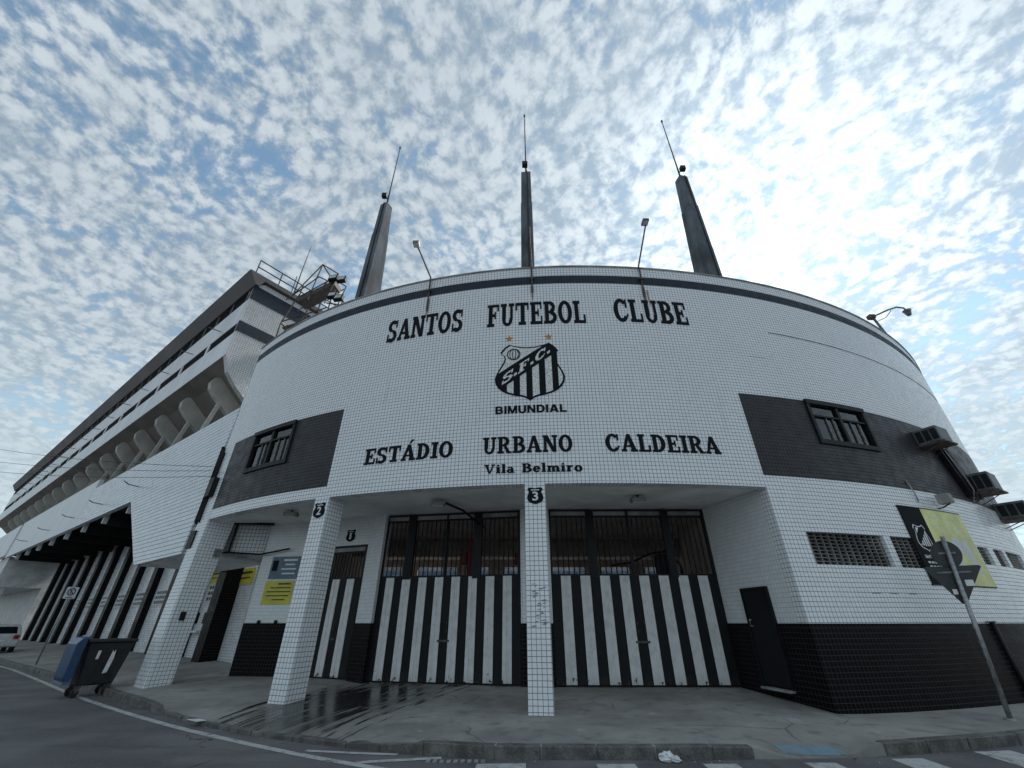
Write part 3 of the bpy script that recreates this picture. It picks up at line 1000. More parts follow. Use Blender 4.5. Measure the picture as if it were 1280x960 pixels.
def glyph(ch):
    g = []; w = .8
    stem = lambda x, t=ST, y0=0, y1=1: g.append(rect(x, y0, x + t, y1))
    def ser(x0, x1, y):
        g.append(rect(x0, 0, x1, .13) if y == 0 else rect(x0, .87, x1, 1))
    if ch == 'I':
        w = .44; stem(.12); ser(0, .44, 0); ser(0, .44, 1)
    elif ch == 'T':
        w = .84; stem(.32); ser(.18, .66, 0); g.append(rect(0, .87, .84, 1)); g += [rect(0, .66, .1, .87), rect(.74, .66, .84, .87)]
    elif ch in 'EF':
        w = .76; stem(.08); g.append(rect(0, .88, .74, 1)); g.append(rect(.64, .68, .74, .88)); g.append(rect(.28, .44, .54, .56)); g.append(rect(.46, .34, .55, .66))
        if ch == 'E':
            g.append(rect(0, 0, .76, .12)); g.append(rect(.66, .12, .76, .34))
        else:
            ser(0, .46, 0)
    elif ch == 'L':
        w = .74; stem(.08); ser(0, .44, 1); g.append(rect(0, 0, .74, .12)); g.append(rect(.63, .12, .74, .38))
    elif ch == 'D':
        w = .84; stem(.08); g += [rect(0, .88, .38, 1), rect(0, 0, .38, .12)]; g += ringpolys(.37, .5, (.46, .5), (.20, .355), -90, 90)
    elif ch == 'B':
        w = .82; stem(.08); g += [rect(0, .88, .40, 1), rect(0, 0, .42, .12), rect(.28, .46, .42, .56)]
        g += ringpolys(.40, .735, (.34, .27), (.12, .12), -90, 90); g += ringpolys(.41, .28, (.41, .29), (.17, .14), -90, 90)
    elif ch == 'R':
        w = .90; stem(.08); ser(0, .42, 0); g += [rect(0, .88, .42, 1), rect(.28, .43, .44, .54)]
        g += ringpolys(.41, .715, (.37, .29), (.13, .14), -90, 90)
        g.append([(.38, .46), (.58, .46), (.84, .06), (.60, .06)]); g.append(rect(.58, 0, .92, .1))
    elif ch == 'O':
        w = .88; g += ringpolys(.44, .5, (.44, .515), (.19, .37), 0, 360, 28)
    elif ch == 'C':
        w = .84; g += ringpolys(.44, .5, (.44, .515), (.18, .37), 42, 318, 24); g.append(rect(.70, .62, .80, .99)); g.append([(.70, .12), (.84, .28), (.78, .36), (.64, .20)])
    elif ch == 'S':
        w = .74; g += ringpolys(.37, .735, (.36, .29), (.13, .12), 35, 250, 16); g += ringpolys(.37, .265, (.37, .29), (.14, .12), -145, 70, 16)
        g.append([(.20, .62), (.30, .48), (.56, .36), (.50, .52)]); g.append(rect(.60, .66, .70, 1)); g.append(rect(.02, 0, .12, .36))
    elif ch == 'U':
        w = .88; stem(.10, ST, .3, 1); stem(.62, .17, .3, 1); ser(0, .40, 1); ser(.54, .88, 1); g += ringpolys(.44, .33, (.34, .345), (.14, .22), 180, 360, 16)
    elif ch in 'AÁ':
        w = .94; g.append([(.05, .06), (.23, .06), (.50, .80), (.38, 1.0)]); g.append([(.38, 1.0), (.58, 1.0), (.90, .06), (.60, .06)])
        g.append(rect(.24, .26, .66, .36)); ser(0, .32, 0); ser(.54, .96, 0)
        if ch == 'Á':
            g.append([(.44, 1.08), (.56, 1.08), (.76, 1.32), (.58, 1.32)])
    elif ch == 'V':
        w = .92; g.append([(.08, .94), (.32, .94), (.54, .0), (.40, .0)]); g.append([(.72, .94), (.86, .94), (.54, .0), (.46, .12)]); ser(0, .42, 1); ser(.6, .94, 1)
    elif ch == 'N':
        w = .94; stem(.08, .17); stem(.70, .17); g.append([(.06, 1), (.34, 1), (.87, 0), (.62, 0)]); ser(0, .34, 0); ser(0, .28, 1); ser(.60, .95, 1)
    elif ch == 'i':
        w = .36; stem(.07, .25, 0, .66); ser(0, .37, 0); g.append(rect(0, .57, .2, .66)); g += ringpolys(.185, .85, (.11, .11), (.002, .002), 0, 360, 10)
    elif ch == 'l':
        w = .36; stem(.07, .25, 0, 1); ser(0, .37, 0); g.append(rect(0, .9, .2, 1))
    elif ch == 'a':
        w = .62; g += ringpolys(.25, .2, (.26, .22), (.06, .09), 0, 360, 16); stem(.32, .24, 0, .5); g += ringpolys(.29, .46, (.25, .22), (.09, .12), 0, 165, 10); g.append(rect(.5, 0, .64, .1))
    elif ch == 'e':
        w = .60; g += ringpolys(.30, .33, (.31, .36), (.09, .21), 0, 325, 18); g.append(rect(.14, .30, .59, .40))
    elif ch == 'o':
        w = .64; g += ringpolys(.32, .33, (.33, .36), (.09, .21), 0, 360, 20)
    elif ch == 'r':
        w = .56; stem(.07, .25, 0, .66); ser(0, .38, 0); g.append(rect(0, .57, .2, .66)); g += ringpolys(.42, .44, (.18, .23), (.04, .1), 30, 180, 8)
    elif ch == 'm':
        w = 1.04; stem(.07, .22, 0, .66); stem(.42, .22, 0, .5); stem(.77, .22, 0, .5); ser(0, .34, 0); ser(.4, .68, 0); ser(.75, 1.05, 0); g.append(rect(0, .57, .2, .66))
        g += ringpolys(.41, .46, (.21, .21), (.05, .09), 0, 180, 10); g += ringpolys(.76, .46, (.21, .21), (.05, .09), 0, 180, 10)
    elif ch == ' ':
        w = .45
    return g, w


def lettering(text, s0, s1, z0, h, label, gap=.09, mat='letter_paint', group='black letters on the curved facade'):
    t = thing('wall_lettering', label, 'lettering', F((s0 + s1) / 2, z0, 0))
    gl = [glyph(c) for c in text]
    tot = sum(w for _, w in gl) + gap * (len(text) - 1)
    k = (s1 - s0) / tot
    x = 0.0
    for c, (polys, w) in zip(text, gl):
        if polys:
            mb = MB()
            for i, poly in enumerate(polys):
                xs = x
                mb.prism(poly, lambda px, py, d, xs=xs: F(s0 + (xs + px) * k, z0 + py * h, d), .0, .012 + .0006 * (i % 12))
            mb.build('letter', mat, t)
        x += w + gap
    return t


lettering('SANTOS', -6.40, -3.78, 9.46, .86, 'black slab serif word SANTOS high on the curved tiled wall')
lettering('FUTEBOL', -2.98, .06, 9.48, .88, 'black slab serif word FUTEBOL above the crest')
lettering('CLUBE', .96, 3.30, 9.56, .90, 'black slab serif word CLUBE high on the curved tiled wall')
lettering('ESTÁDIO', -6.38, -3.78, 5.34, .45, 'black slab serif word ESTÁDIO beside the charcoal band')
lettering('URBANO', -2.97, -.65, 5.36, .46, 'black slab serif word URBANO under the crest')
lettering('CALDEIRA', .20, 3.22, 5.36, .48, 'black slab serif word CALDEIRA on the lower tiled wall')
lettering('Vila Belmiro', -2.92, -.45, 4.84, .235, 'small black words Vila Belmiro just above the numbered column', gap=.09)
t = thing('wall_lettering', 'small bold black word BIMUNDIAL directly below the crest', 'lettering', F(-1.7, 6.48, 0))
def sans(c):
    T_ = .24
    if c == 'B':
        return [rect(0, 0, T_, 1), rect(T_, .80, .45, 1), rect(T_, 0, .45, .20), rect(T_, .42, .45, .58)] + ringpolys(.43, .73, (.31, .27), (.10, .10), -90, 90, 8) + ringpolys(.43, .29, (.36, .29), (.13, .11), -90, 90, 8), .80
    if c == 'I':
        return [rect(0, 0, T_, 1)], T_
    if c == 'M':
        return [rect(0, 0, .21, 1), rect(.75, 0, .96, 1), [(.0, 1), (.27, 1), (.57, 0), (.39, 0)], [(.69, 1), (.96, 1), (.57, 0), (.39, 0)]], .96
    if c == 'U':
        return [rect(0, .3, T_, 1), rect(.56, .3, .8, 1)] + ringpolys(.4, .34, (.4, .36), (.16, .16), 180, 360, 12), .80
    if c == 'N':
        return [rect(0, 0, .22, 1), rect(.60, 0, .82, 1), [(0, 1), (.26, 1), (.82, 0), (.56, 0)]], .82
    if c == 'D':
        return [rect(0, 0, T_, 1), rect(T_, .80, .4, 1), rect(T_, 0, .4, .2)] + ringpolys(.39, .5, (.44, .5), (.20, .30), -90, 90, 12), .83
    if c == 'A':
        return [[(0, 0), (.25, 0), (.53, .95), (.32, 1)], [(.32, 1), (.6, 1), (.92, 0), (.67, 0)], rect(.22, .18, .7, .36)], .92
    return [rect(0, 0, T_, 1), rect(T_, 0, .68, .21)], .68


word = [sans(c) for c in 'BIMUNDIAL']
kk = 1.93 / (sum(w for _, w in word) + .11 * 8)
vx = -2.66
for polys, w in word:
    mb = MB()
    for i, poly in enumerate(polys):
        mb.prism(poly, lambda x, y, d, vx=vx: F(vx + x * kk, 6.485 + y * .235, d), 0, .012 + .0006 * (i % 10))
    mb.build('letter', 'letter_paint', t)
    vx += (w + .11) * kk

# ------------------------------------------------------------------ club crest
OUT = [(-0.586, 0.96), (-0.4, 0.886), (-0.182, 0.841), (0.0, 0.832), (0.182, 0.841), (0.4, 0.89), (0.586, 0.965), (0.724, 0.858), (0.85, 0.68), (0.748, 0.575), (0.716, 0.462), (0.752, 0.34), (0.85, 0.155), (0.948, -0.045), (0.994, -0.2), (0.972, -0.37), (0.89, -0.515), (0.75, -0.642), (0.59, -0.722), (0.40, -0.78), (0.24, -0.806), (0.10, -0.866)]
OUT = OUT + [(0.0, -0.95)] + [(-x, y) for x, y in OUT[:6:-1]]
OUT = [(-0.586, 0.96)] + OUT[1:]
seen = []
for p in OUT:
    if p not in seen:
        seen.append(p)
OUT = seen
CS, CZ = -1.70, 7.80
crest = thing('club_crest', 'large black and white striped shield crest reading S.F.C. under two stars', 'crest', F(CS, CZ - .95, 0))


def CF(x, y, d):
    return F(CS + x, CZ + y, d)


def ylims(x, k=1.0):
    ys = []
    n = len(OUT)
    for i in range(n):
        (xa, ya), (xb, yb) = OUT[i], OUT[(i + 1) % n]
        xa, xb, ya, yb = xa * k, xb * k, ya * k, yb * k
        if (xa - x) * (xb - x) <= 0 and xa != xb:
            ys.append(ya + (yb - ya) * (x - xa) / (xb - xa))
    return (min(ys), max(ys)) if ys else (0, 0)


mb = MB(); mb.prism(OUT, CF, 0, .015); mb.build('shield_edge', 'letter_paint', crest)
INN = [(x * .94, y * .945) for x, y in OUT]
mb = MB(); mb.prism(INN, CF, .0155, .019); mb.build('shield_field', 'crest_white', crest)
hi = lambda x: -.042 + (x + .893) * .693
lo = lambda x: -.55 + (x + .82) * .729


def band(x0, x1, top, bot, d0, d1, mat, name, n=10):
    xs = [x0 + (x1 - x0) * i / n for i in range(n + 1)]
    up = []; dn = []
    for x in xs:
        a, c = ylims(x / 1.0, .965)
        t_, b_ = min(top(x), c), max(bot(x), a)
        if t_ > b_:
            up.append((x, t_)); dn.append((x, b_))
    if len(up) > 1:
        mb = MB(); mb.prism(dn + up[::-1], CF, d0, d1); mb.build(name, mat, crest)


for a, c in ((-.84, -.645), (-.457, -.277), (-.097, .074), (.268, .443), (.636, .806)):
    band(a, c, lambda x: lo(x) + .05, lambda x: -2, .0195, .023, 'letter_paint', 'stripe')
band(-.955, .84, hi, lo, .0235, .027, 'letter_paint', 'sash', 40)


def slant_letter(ch, x0, w, h):
    polys, gw = glyph(ch)
    mb = MB()
    for i, poly in enumerate(polys):
        def fn(px, py, d):
            x = x0 + px / gw * w + py * .05
            return CF(x, lo(x) + .10 + py * h, d)
        mb.prism(poly, fn, .0275, .030 + .0005 * (i % 10))
    mb.build('letter', 'crest_white', crest)


slant_letter('S', -.80, .30, .30); slant_letter('F', -.33, .29, .30); slant_letter('C', .15, .30, .30)
for x in (-.45, .03, .52):
    mb = MB(); mb.prism([(x, lo(x) + .12), (x + .085, lo(x + .085) + .12), (x + .085, lo(x + .085) + .20), (x, lo(x) + .20)], CF, .0275, .031); mb.build('full_stop', 'crest_white', crest)
# ball
mb = MB()
bx, by, br = -.455, .60, .20
i = 0
for poly in ringpolys(bx, by, (br, br), (br - .032, br - .032), 0, 360, 28):
    mb.prism(poly, CF, .0195, .0225)
for e in (-.62, -.2, .25, .65):
    a = arc_pts(bx, by, abs(e) * br, br * .97, 90 if e > 0 else 90, -90 if e > 0 else 270, 12)
    a2 = [(x + .022, y) for x, y in a]
    for q in range(12):
        mb.prism([a[q], a2[q], a2[q + 1], a[q + 1]], CF, .0195, .0235)
mb.build('ball', 'letter_paint', crest)
for x in (-.59, .59):
    pts = []
    for q in range(10):
        r_ = .13 if q % 2 == 0 else .052
        pts.append((x + r_ * math.sin(q * math.pi / 5), 1.185 + r_ * math.cos(q * math.pi / 5)))
    mb = MB()
    for q in range(10):
        mb.prism([(x, 1.185), pts[q], pts[(q + 1) % 10]], CF, 0, .012)
    mb.build('star', 'orange', crest)


# ------------------------------------------------------------------ numbered plaques
def plaque(num, fn, h, label):
    t = thing('number_plaque', label, 'plaque', fn(0, -h / 2, 0))
    half = [(0, -.5), (.14, -.46), (.30, -.40), (.42, -.30), (.47, -.14), (.44, .02), (.36, .16), (.36, .24), (.44, .33), (.40, .44), (.26, .47), (.12, .44), (0, .42)]
    poly = half + [(-x, y) for x, y in half[-2:0:-1]]
    mb = MB(); mb.prism([(x * h, y * h) for x, y in poly], fn, 0, .012); mb.build('shield', 'letter_paint', t)
    mb = MB(); mb.prism([(x * h, y * h) for x, y in rect(-.24, .29, .24, .34)], fn, .0125, .015); mb.build('top_bar', 'print_white', t)
    mb = MB(); font_on(mb, num, fn, (-.17 if num != '1' else -.11) * h, (.17 if num != '1' else .09) * h, -.30 * h, .22 * h, .0125, .016, bold=.02); mb.build('digit', 'print_white', t)
    return t


plaque('3', lambda x, y, d: F(-1.64 + x, 4.26 + y, d), .42, 'black shield plaque with white number 3 on the column between the two wide gates')
plaque('2', lambda x, y, d: F(-7.57 + x, 4.22 + y, d), .42, 'black shield plaque with white number 2 on the column beside the charcoal band')
g1d = Vector((-4.66 + 6.08, 14.27 - 14.83)).normalized()
g1c = Vector((-5.42, 14.57))


def G1(x, y, d):
    v = g1c + g1d * x + Vector((g1d.y, -g1d.x)) * (d + .004)
    return (v.x, v.y, 4.13 + y)


plaque('1', G1, .40, 'black shield plaque with white number 1 above the small gate')

# ------------------------------------------------------------------ old scraped stickers on column 3
t = thing('sticker_residue', 'grey torn sticker residue on the white tiled column', 'stain', F(-1.62, 1.9, 0))
for i in range(26):
    x = random.uniform(-.13, .13); y = 2.32 - i * .032 + random.uniform(-.02, .02); w_ = random.uniform(.03, .10); h_ = random.uniform(.008, .02)
    mb = MB(); mb.prism([(x - w_, y), (x - w_ * .3, y - h_), (x + w_, y + h_ * .4), (x + w_ * .2, y + h_)], lambda a, b_, d: F(-1.62 + a, b_, d), 0, .002 + .0002 * (i % 7))
    mb.build('scrap', 'smudge', t)

# ------------------------------------------------------------------ banner, horn lamp and air conditioners on the right flank
ban = thing('wall_banner', 'black and lime yellow banner with white crest on the right tiled flank', 'banner', F(9.75, 2.42, 0))
mb = MB(); fbox(mb, 8.32, 9.22, 2.42, 4.32, .006, .03); mb.build('black_panel', 'letter_paint', ban, recalc=False)
mb = MB(); fbox(mb, 9.22, 11.2, 2.42, 4.32, .006, .03); mb.build('yellow_panel', 'print_lime', ban, recalc=False)
mb = MB(); fbox(mb, 8.30, 11.22, 4.32, 4.345, .0, .035); fbox(mb, 8.30, 11.22, 2.395, 2.42, .0, .035); mb.build('edge_strip', 'frame_dark', ban, recalc=False)
mb = MB(); mb.prism([(9.75, 2.75), (10.9, 2.72), (10.75, 3.55), (10.05, 3.62), (9.9, 3.3)], lambda x, y, d: F(x, y, d), .0305, .033); mb.build('shirt_picture', 'print_pale', ban)
for i, (a, z, w_) in enumerate(((9.5, 4.1, .5), (9.45, 3.85, .2), (9.85, 3.9, .25), (10.25, 3.8, .2), (10.6, 3.85, .25), (9.4, 3.5, .2), (10.3, 4.08, .4))):
    mb = MB(); mb.prism([(a, z), (a + w_, z + .02), (a + w_, z + .05), (a, z + .03)], lambda x, y, d: F(x, y, d), .0305, .032); mb.build('print_line', 'print_pale', ban)
mb = MB()
BF = lambda x, y, d: F(8.77 + x * .29, 3.52 + y * .36, d)
mb.prism([(x, y) for x, y in OUT], BF, .0305, .0325)
mb.build('small_crest', 'print_white', ban)
mb = MB(); mb.prism([(x * .90, y * .92) for x, y in OUT], BF, .033, .0345); mb.build('crest_field', 'letter_paint', ban)
for a in (-.74, -.44, -.14, .16, .46):
    mb = MB(); mb.prism([(a, -.58 + .1 * abs(a)), (a + .17, -.58 + .1 * abs(a)), (a + .17, min(.5, lo(a + .17))), (a, min(.5, lo(a)))] if lo(a) > -.5 else rect(a, -.55, a + .12, -.4), BF, .035, .036); mb.build('crest_stripe', 'print_white', ban)
mb = MB(); mb.prism([(-.5, .72), (-.1, .72), (-.6, .3)], BF, .035, .036); mb.build('crest_corner', 'print_white', ban)
mb = MB(); font_on(mb, 'SANTOS F.C.', F, 8.5, 9.05, 3.02, 3.10, .0305, .032, .02); mb.build('banner_text', 'print_white', ban)
for z in (2.90, 2.80):
    for q in range(4):
        mb = MB(); fbox(mb, 8.52 + q * .135, 8.62 + q * .135, z, z + .05, .0305, .032); mb.build('print_line', 'print_pale', ban, recalc=False)

sp_ = thing('horn_speaker', 'small weathered box loudspeaker bracketed above the banner', 'speaker', F(10.3, 4.6, 0))
mb = MB(); fbox(mb, 10.12, 10.36, 4.50, 4.76, .10, .38); mb.build('case', 'concrete', sp_, recalc=False)
mb = MB(); fbox(mb, 10.14, 10.34, 4.53, 4.74, .38, .395); mb.build('front', 'steel_grey', sp_, recalc=False)
mb = MB(); mb.tube([F(10.28, 4.50, .3), F(10.28, 4.42, .1), F(10.28, 4.42, 0)], .02, 6); mb.build('bracket', 'steel_rust', sp_)
mb = MB(); mb.tube([F(9.25, 5.1, .02), F(9.32, 4.75, .05), F(9.38, 4.52, .02)], .018, 6)
tag(mb.build('drain_spout', 'galvanised'), 'thin pale drain pipe stub at the foot of the charcoal band', 'pipe')


def air_con(s0, s1, z0, z1, dep, label):
    t = thing('air_conditioner', label, 'air conditioner', F((s0 + s1) / 2, z0, 0), 'air conditioners on the right flank')
    mb = MB(); fbox(mb, s0, s1, z0, z1, .0, dep, 1); o = mb.build('case', 'ac_body', t, recalc=True, bevel=.02)
    ang = Fang((s0 + s1) / 2)
    for q in range(3):
        a = .10 + q * .3
        # louvres on the side that faces the street corner
        mb = MB()
        f = lambda dd, z, o_: F(s0 - o_, z, dep * dd)
        mb.hexa([f(a, z0 + .08, .0), f(a + .24, z0 + .08, .0), f(a + .24, z0 + .08, .012), f(a, z0 + .08, .012), f(a, z1 - .08, .0), f(a + .24, z1 - .08, .0), f(a + .24, z1 - .08, .012), f(a, z1 - .08, .012)])
        mb.build('louvre', 'frame_dark', t)
    mb = MB(); fbox(mb, s0 - .06, s1 + .06, z0 - .05, z0 - .003, .0, dep + .06, 1); mb.build('shelf', 'steel_rust', t)
    for s_ in (s0 + .05, s1 - .05):
        mb = MB(); mb.tube([F(s_, z0 - .05, dep * .8), F(s_, z0 - .28, .01)], .014, 5); mb.build('brace', 'steel_rust', t)
    return t


air_con(11.0, 11.7, 6.42, 6.92, .62, 'grey window air conditioner high in the charcoal band')
air_con(13.15, 13.9, 5.2, 5.78, .62, 'large grey air conditioner on a shelf at the foot of the duct')
air_con(15.2, 15.9, 4.6, 5.12, .75, 'grey air conditioner with dark louvres below the charcoal band')
du = thing('wall_duct', 'dark metal duct running down the charcoal band between air conditioners', 'duct', F(13.3, 4.9, 0))
mb = MB()
for i in range(4):
    sa = 11.85 + i * .18
    pts = [(sa, 6.7 - i * .06), (sa + .17, 6.7 - i * .06), (sa + 1.0, 5.0), (sa + .83, 5.0)]
    mb.prism(pts, lambda x, y, d: F(x, y, d), .02, .16 + .03 * (i % 2))
mb.build('casing', 'frame_dark', du)
mb = MB(); mb.tube([F(11.95, 6.6, .22), F(12.4, 5.7, .25), F(12.7, 5.2, .22), F(12.7, 4.8, .05)], .022, 6); mb.build('hose', 'galvanised', du, smooth=True)

# ------------------------------------------------------------------ spires, lamp posts and the camera on the roof
def spire(s0, s1, dep, zt, label):
    t = thing('concrete_spire', label, 'spire', F(s0, 11.0, -1.2), 'concrete spires on the roof')
    hw = .25
    def ring(s_, z, half, dd):
        c = Vector(F(s_, z, -dep))
        a = Fang(s0)
        tx = Vector((math.cos(a), math.sin(a), 0)); nx = Vector((math.sin(a), -math.cos(a), 0))
        return [c - tx * half + nx * dd, c + tx * half + nx * dd, c + tx * half - nx * dd, c - tx * half - nx * dd]
    zm = zt - 2.2
    sm = s0 + (s1 - s0) * (zm - 11) / (zt - 11)
    mb = MB(); mb.hexa(ring(s0, 11.0, hw - .01, .52) + ring(sm, zm, hw - .02, .30)); mb.build('shaft', 'spire_concrete', t, bevel=.025)
    mb = MB(); mb.hexa(ring(sm, zm + .001, hw - .035, .28) + ring(s1, zt, hw - .045, .20)); mb.build('upper_shaft', 'spire_concrete', t, bevel=.02)
    top = Vector(F(s1, zt, -dep))
    mb = MB(); mb.tube([top + Vector((0, 0, -.1)), top + Vector((0, 0, 1.3)), top + Vector((0, 0, 4.9))], .045, 7, .02); mb.build('rod', 'steel_rust', t, smooth=True)
    mb = MB(); mb.tube([top + Vector((0, 0, 4.85)), top + Vector((0, 0, 4.98))], .05, 7); mb.build('rod_tip', 'steel_grey', t)
    sd_ = -1 if s0 < -3 else 1 if s0 > 2 else -.3
    mb = MB(); c = top + Vector((.16 * sd_, -.12, .62)); mb.box(c.x - .12, c.x + .12, c.y - .1, c.y + .1, c.z - .12, c.z + .14); mb.build('beacon_lamp', 'frame_dark', t, bevel=.02)
    mb = MB(); mb.tube([top + Vector((0, 0, .5)), c], .03, 5); mb.build('lamp_arm', 'steel_rust', t)
    nx = Vector((math.sin(Fang(s0)), -math.cos(Fang(s0)), 0))
    mb = MB(); mb.tube([Vector(F(s0 + .06, 11.2, -dep)) + nx * .54, Vector(F(sm + .06, zm, -dep)) + nx * .32, Vector(F(s1 + .05, zt, -dep)) + nx * .22], .022, 5); mb.build('lightning_cable', 'frame_dark', t)
    return t


spire(-8.9, -9.15, 1.2, 19.15, 'tall grey concrete spire on the roof beside the floodlight gantry')
spire(-1.70, -1.68, 1.2, 18.75, 'tall grey concrete spire on the roof directly above the crest')
spire(5.62, 5.98, 1.2, 19.4, 'tall grey concrete spire on the roof above the word CLUBE end')


def lamp_post(s0, z0, s1, z1, label, head=True):
    t = thing('roof_lamp_post', label, 'lamp post', F(s0, z0, .03), 'thin lamp posts on the parapet')
    a, b_ = Vector(F(s0, z0, .06)), Vector(F(s1, z1, .25))
    mb = MB(); mb.tube([a, Vector(F(s0, 11.9, .07)), b_], .028, 7); mb.build('post', 'steel_rust', t)
    mb = MB(); fbox(mb, s0 - .07, s0 + .07, 11.3, 11.36, .0, .1); mb.build('clamp', 'steel_rust', t, recalc=False)
    if head:
        mb = MB(); mb.box(b_.x - .15, b_.x + .07, b_.y - .24, b_.y + .04, b_.z - .02, b_.z + .09); mb.build('lamp_head', 'steel_grey', t, bevel=.02)
        mb = MB(); mb.box(b_.x - .12, b_.x + .05, b_.y - .21, b_.y + .01, b_.z - .035, b_.z - .022); mb.build('lamp_glass', 'print_pale', t)


lamp_post(-5.04, 10.45, -5.62, 13.4, 'thin lamp post with flat head above the word SANTOS')
lamp_post(-1.55, 10.75, -1.58, 13.6, 'thin bare conduit post on the parapet above the crest', head=False)
lamp_post(2.02, 10.55, 2.5, 13.75, 'thin lamp post with flat head above the word CLUBE')

cc = thing('security_camera', 'dome security camera on a bent arm over the right parapet', 'security camera', F(14.9, 11.7, -.1))
a = Vector(F(14.9, 11.7, -.1)); b_ = a + Vector((-.45, -.15, 1.45))
mb = MB(); mb.tube([a, b_], .05, 7); mb.build('post', 'steel_grey', cc)
arm = [b_, b_ + Vector((.6, -.2, .22)), b_ + Vector((.95, -.3, .30)), b_ + Vector((1.15, -.36, .20)), b_ + Vector((1.2, -.38, .02))]
mb = MB(); mb.tube(arm, .035, 7); mb.build('arm', 'steel_grey', cc, smooth=True)
mb = MB(); mb.tube([b_ + Vector((.1, 0, -.25)), b_ + Vector((.45, -.1, -.12)), b_ + Vector((.75, -.2, .2))], .015, 5); mb.build('cable', 'frame_dark', cc)
mb = MB(); e = arm[-1]; mb.tube([e + Vector((0, 0, .02)), e + Vector((0, 0, -.04)), e + Vector((0, 0, -.16)), e + Vector((0, 0, -.24))], .16, 12, .07); mb.build('dome', 'steel_grey', cc, smooth=True)
mb = MB(); mb.box(b_.x - .18, b_.x + .06, b_.y - .1, b_.y + .1, b_.z - .1, b_.z + .08); mb.build('junction_box', 'steel_rust', cc)


# soffit lamps
def soffit_lamp(x, y, label, arm=True):
    zl = 4.50
    t = thing('soffit_lamp', label, 'lamp', (x, y, zl), 'lamps under the entrance soffit')
    mb = MB(); mb.box(x - .2, x + .2, y - .13, y + .13, zl - .1, zl + .02); mb.build('housing', 'concrete_dark', t, bevel=.03)
    mb = MB(); mb.box(x - .15, x + .15, y - .09, y + .09, zl - .115, zl - .103); mb.build('lens', 'print_pale', t)
    if arm:
        mb = MB(); mb.tube([(x + .2, y + .1, zl), (x + .6, y + .9, zl - .02), (x + 1.15, y + 1.9, zl - .3)], .035, 6); mb.build('conduit_arm', 'frame_dark', t)
    else:
        mb = MB(); mb.tube([(x, y, zl), (x, y, zl + .12)], .03, 6); mb.build('stem', 'frame_dark', t)


soffit_lamp(-2.05, 11.6, 'grey lamp on a slanting black arm before the left gate')
soffit_lamp(3.40, 11.2, 'small grey lamp under the soffit before the right gate', False)
soffit_lamp(-6.75, 12.9, 'grey lamp under the soffit between column 2 and the corner pillar', False)

# red posts inside the lobby
for x, y, lab in ((-1.45, 15.6, 'dark red post with side box behind the left gate bars'), (.45, 15.6, 'dark red post with side box half hidden by column 3')):
    t = thing('red_post', lab, 'post', (x, y, .165))
    MB().box(x - .11, x + .11, y - .1, y + .1, .165, 4.15).build('shaft', 'post_red', t, bevel=.02)
    MB().box(x - .36, x - .11, y - .12, y + .1, 3.35, 3.72).build('side_box', 'post_red', t, bevel=.02)
t = thing('cable_rack', 'black wire rack with bent pipe behind the right gate bars', 'rack', (4.6, 14.6, .165))
MB().box(4.75, 5.1, 14.5, 14.9, .165, 3.55).build('cabinet', 'frame_dark', t, bevel=.02)
MB().tube([(3.2, 14.6, 3.2), (3.9, 14.6, 3.3), (4.6, 14.6, 3.58), (5.2, 14.6, 3.64), (5.5, 14.6, 3.2), (5.62, 14.6, .17)], .035, 6).build('pipe', 'black_paint', t)
# seating terrace seen through the lobby
t = thing('seating_terrace', 'blue seat rows glimpsed through the lobby openings behind the gates', 'seating', (0, 46, -.1))
for i in range(12):
    MB().box(-30, 34, 44 + i * .9, 45 + i * .9, -.15, .6 + i * .85).build('tier', 'seat_blue' if i % 2 else 'concrete', t)

# ------------------------------------------------------------------ grandstand along the left street
A0, A1 = 23.6, 100.0
gs = thing('grandstand', 'long white grandstand with dark roof, slit windows and concrete brackets along the street', 'grandstand', G(60, 9.3, 0))
PIT = 4.2
# roof
mb = MB(); gprism(mb, [(5.25, 20.05), (5.78, 19.25), (6.0, 19.25), (6.2, 19.75), (17, 19.75), (17, 20.1)], A0 - .25, A1); mb.build('roof', 'roof_sheet', gs)
mb = MB(); gprism(mb, [(5.90, 18.35), (5.90, 19.25), (6.3, 19.25), (6.3, 18.35)], A0 + .4, A1); mb.build('clerestory', 'void_black', gs)
k_ = A0 + .6
while k_ < 90:
    mb = MB(); gbox(mb, k_, k_ + .12, 5.86, 5.898, 18.35, 19.25); mb.build('mullion', 'concrete_dark', gs); k_ += PIT / 2
mb = MB(); gprism(mb, [(5.85, 16.65), (5.85, 18.35), (6.4, 18.35), (6.4, 16.65)], A0, A1); mb.build('white_band', 'paint_fascia', gs)
mb = MB(); gprism(mb, [(5.80, 14.25), (5.82, 15.85), (6.4, 15.85), (6.4, 14.25)], A0, A1); mb.build('white_band', 'paint_fascia', gs)
mb = MB(); gprism(mb, [(5.90, 15.85), (5.90, 16.65), (6.5, 16.65), (6.5, 15.85)], A0 + .4, A1); mb.build('slit_glazing', 'void_black', gs)
k_ = A0 + 4.2
while k_ < 95:
    mb = MB(); gbox(mb, k_ - .16, k_ + .16, 5.84, 5.898, 15.85, 16.65); mb.build('slit_divider', 'paint_fascia', gs)
    mb = MB(); mb.tube([G(k_ - 1.2, 5.84, 17.15), G(k_ - 1.2, 5.2, 17.1)], .03, 5); mb.build('spout', 'steel_grey', gs)
    k_ += PIT
